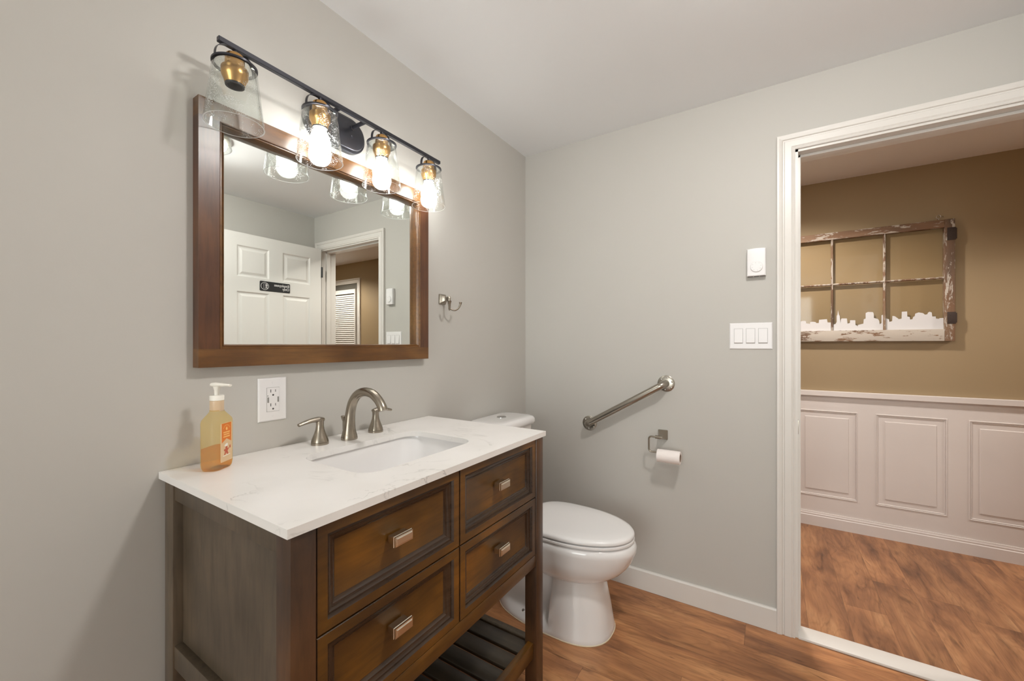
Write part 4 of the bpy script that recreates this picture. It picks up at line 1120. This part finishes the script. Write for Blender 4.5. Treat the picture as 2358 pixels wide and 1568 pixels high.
sky = [
    [(1.304, 1.372), (1.330, 1.378), (1.332, 1.392), (1.352, 1.392), (1.354, 1.366), (1.380, 1.362), (1.400, 1.381), (1.422, 1.380), (1.423, 1.365), (1.445, 1.360), (1.445, 1.372), (1.460, 1.374), (1.476, 1.371), (1.478, 1.365), (1.492, 1.364), (1.494, 1.386), (1.536, 1.389), (1.539, 1.367), (1.557, 1.366)],
    [(1.570, 1.352), (1.581, 1.356), (1.587, 1.369), (1.587, 1.409), (1.591, 1.416), (1.594, 1.445), (1.598, 1.416), (1.602, 1.408), (1.606, 1.361), (1.608, 1.383), (1.612, 1.391), (1.639, 1.390), (1.642, 1.356), (1.654, 1.360), (1.655, 1.378), (1.681, 1.377), (1.682, 1.346), (1.689, 1.343), (1.693, 1.336), (1.694, 1.346), (1.721, 1.354), (1.723, 1.382), (1.732, 1.386), (1.732, 1.421), (1.743, 1.428), (1.767, 1.426), (1.771, 1.416), (1.772, 1.388), (1.791, 1.382), (1.797, 1.370), (1.800, 1.349), (1.808, 1.355), (1.808, 1.404), (1.8150, 1.407)],
    [(1.828, 1.384), (1.843, 1.378), (1.845, 1.361), (1.858, 1.366), (1.859, 1.398), (1.870, 1.396), (1.886, 1.380), (1.888, 1.377), (1.901, 1.380), (1.902, 1.422), (1.926, 1.423), (1.927, 1.392), (1.938, 1.389), (1.939, 1.373), (1.950, 1.375), (1.953, 1.388), (1.960, 1.393), (1.962, 1.408), (1.977, 1.415), (1.996, 1.410), (2.005, 1.400), (2.015, 1.402), (2.018, 1.412), (2.025, 1.417), (2.034, 1.412), (2.036, 1.388), (2.051, 1.388), (2.052, 1.375), (2.065, 1.373), (2.067, 1.377), (2.0835, 1.378)]]
for pl in sky:
    bm = bmesh.new()
    pts2 = [(pl[0][0], 1.3112)] + pl + [(pl[-1][0], 1.3112)]
    poly_prism(bm, pts2, 0.0, 0.0005, onB(FY0 + 0.0204))
    obj('skyline_decal', bm, M['decal'], fr, smooth=0, label='white city skyline cutout')
for za, zb in ((1.832, 1.906), (1.342, 1.411)):
    bm = bmesh.new(); add_box(bm, (2.094, FY0 - 0.003, za), (2.130, FY0 + 0.001, zb), 0.001); add_tube(bm, [(2.130, FY0 + 0.002, za + 0.006), (2.130, FY0 + 0.002, zb - 0.006)], 0.005, 10)
    for q in (0.25, 0.75): add_lathe(bm, (2.106, FY0 - 0.003, za + (zb - za) * q), (0, -1, 0), [(0, 0.0035), (0.001, 0.002)], 8)
    obj('hinge', bm, M['rust'], fr, label='rusty dark hinge leaf')
for xe in (2.062, 1.33):
    bm = bmesh.new()
    c_ = Vector((xe, FY0 + 0.018, 1.979)); rg_ = []
    P2 = [c_ + Vector((0.010 * math.cos(a), 0, 0.010 * math.sin(a))) for a in [2 * PI * k / 20 for k in range(21)]]
    add_tube(bm, P2, 0.0016, 8); add_tube(bm, [c_ - Vector((0, 0, 0.010)), c_ - Vector((0, 0, 0.023))], 0.0016, 8)
    add_tube(bm, [c_ + Vector((0.009, 0.0, 0.004)), c_ + Vector((0.022, 0.012, 0.004)), c_ + Vector((0.026, 0.020, 0.0))], 0.0012, 6)
    obj('screw_eye', bm, M['chrome'], fr)

# ================================================================== LAMPS OUT OF VIEW
lx_, ly_ = 1.33, 0.95
cl = thing('ceiling_lamp', 'small round flush ceiling lamp above the middle of the bathroom', 'lamp', (lx_, ly_, HC - 0.02))
bm = bmesh.new(); add_lathe(bm, (lx_, ly_, HC), (0, 0, -1), [(0.0, 0.105), (0.012, 0.105), (0.016, 0.098)], 48)
obj('housing', bm, M['trim'], cl)
bm = bmesh.new(); add_lathe(bm, (lx_, ly_, HC - 0.0162), (0, 0, -1), [(0, 0.088), (0.016, 0.085), (0.032, 0.075), (0.046, 0.056), (0.055, 0.030), (0.058, 0.0)], 40)
obj('diffuser', bm, M['dome'], cl, smooth=80)
for i, (hx, hy) in enumerate(((1.20, 2.68), (3.60, 2.75))):
    hl = thing('ceiling_downlight', ('round recessed hall downlight above the old window sash', 'round recessed hall downlight in front of the louvred closet door')[i], 'lamp', (hx, hy, HHC - 0.01), 'hall ceiling downlights')
    bm = bmesh.new(); add_lathe(bm, (hx, hy, HHC), (0, 0, -1), [(0, 0.085), (0.004, 0.085), (0.006, 0.078), (0.002, 0.066)], 40)
    obj('trim_ring', bm, M['trim'], hl)
    bm = bmesh.new(); add_lathe(bm, (hx, hy, HHC - 0.0022), (0, 0, -1), [(0, 0.064), (0.006, 0.060), (0.010, 0.045), (0.012, 0.022), (0.0125, 0.0)], 32)
    obj('lens', bm, M['lens'], hl)
    sp = bpy.data.lights.new('lamp_light', 'SPOT'); sp.energy = HALL_LAMP; sp.color = (1.0, 0.93, 0.86)
    sp.spot_size = math.radians(152); sp.spot_blend = 0.45; sp.shadow_soft_size = 0.05
    so_ = bpy.data.objects.new('lamp_light', sp); C.objects.link(so_); so_.parent = hl
    so_.location = Vector((hx, hy, HHC - 0.020)) - world_loc(hl)
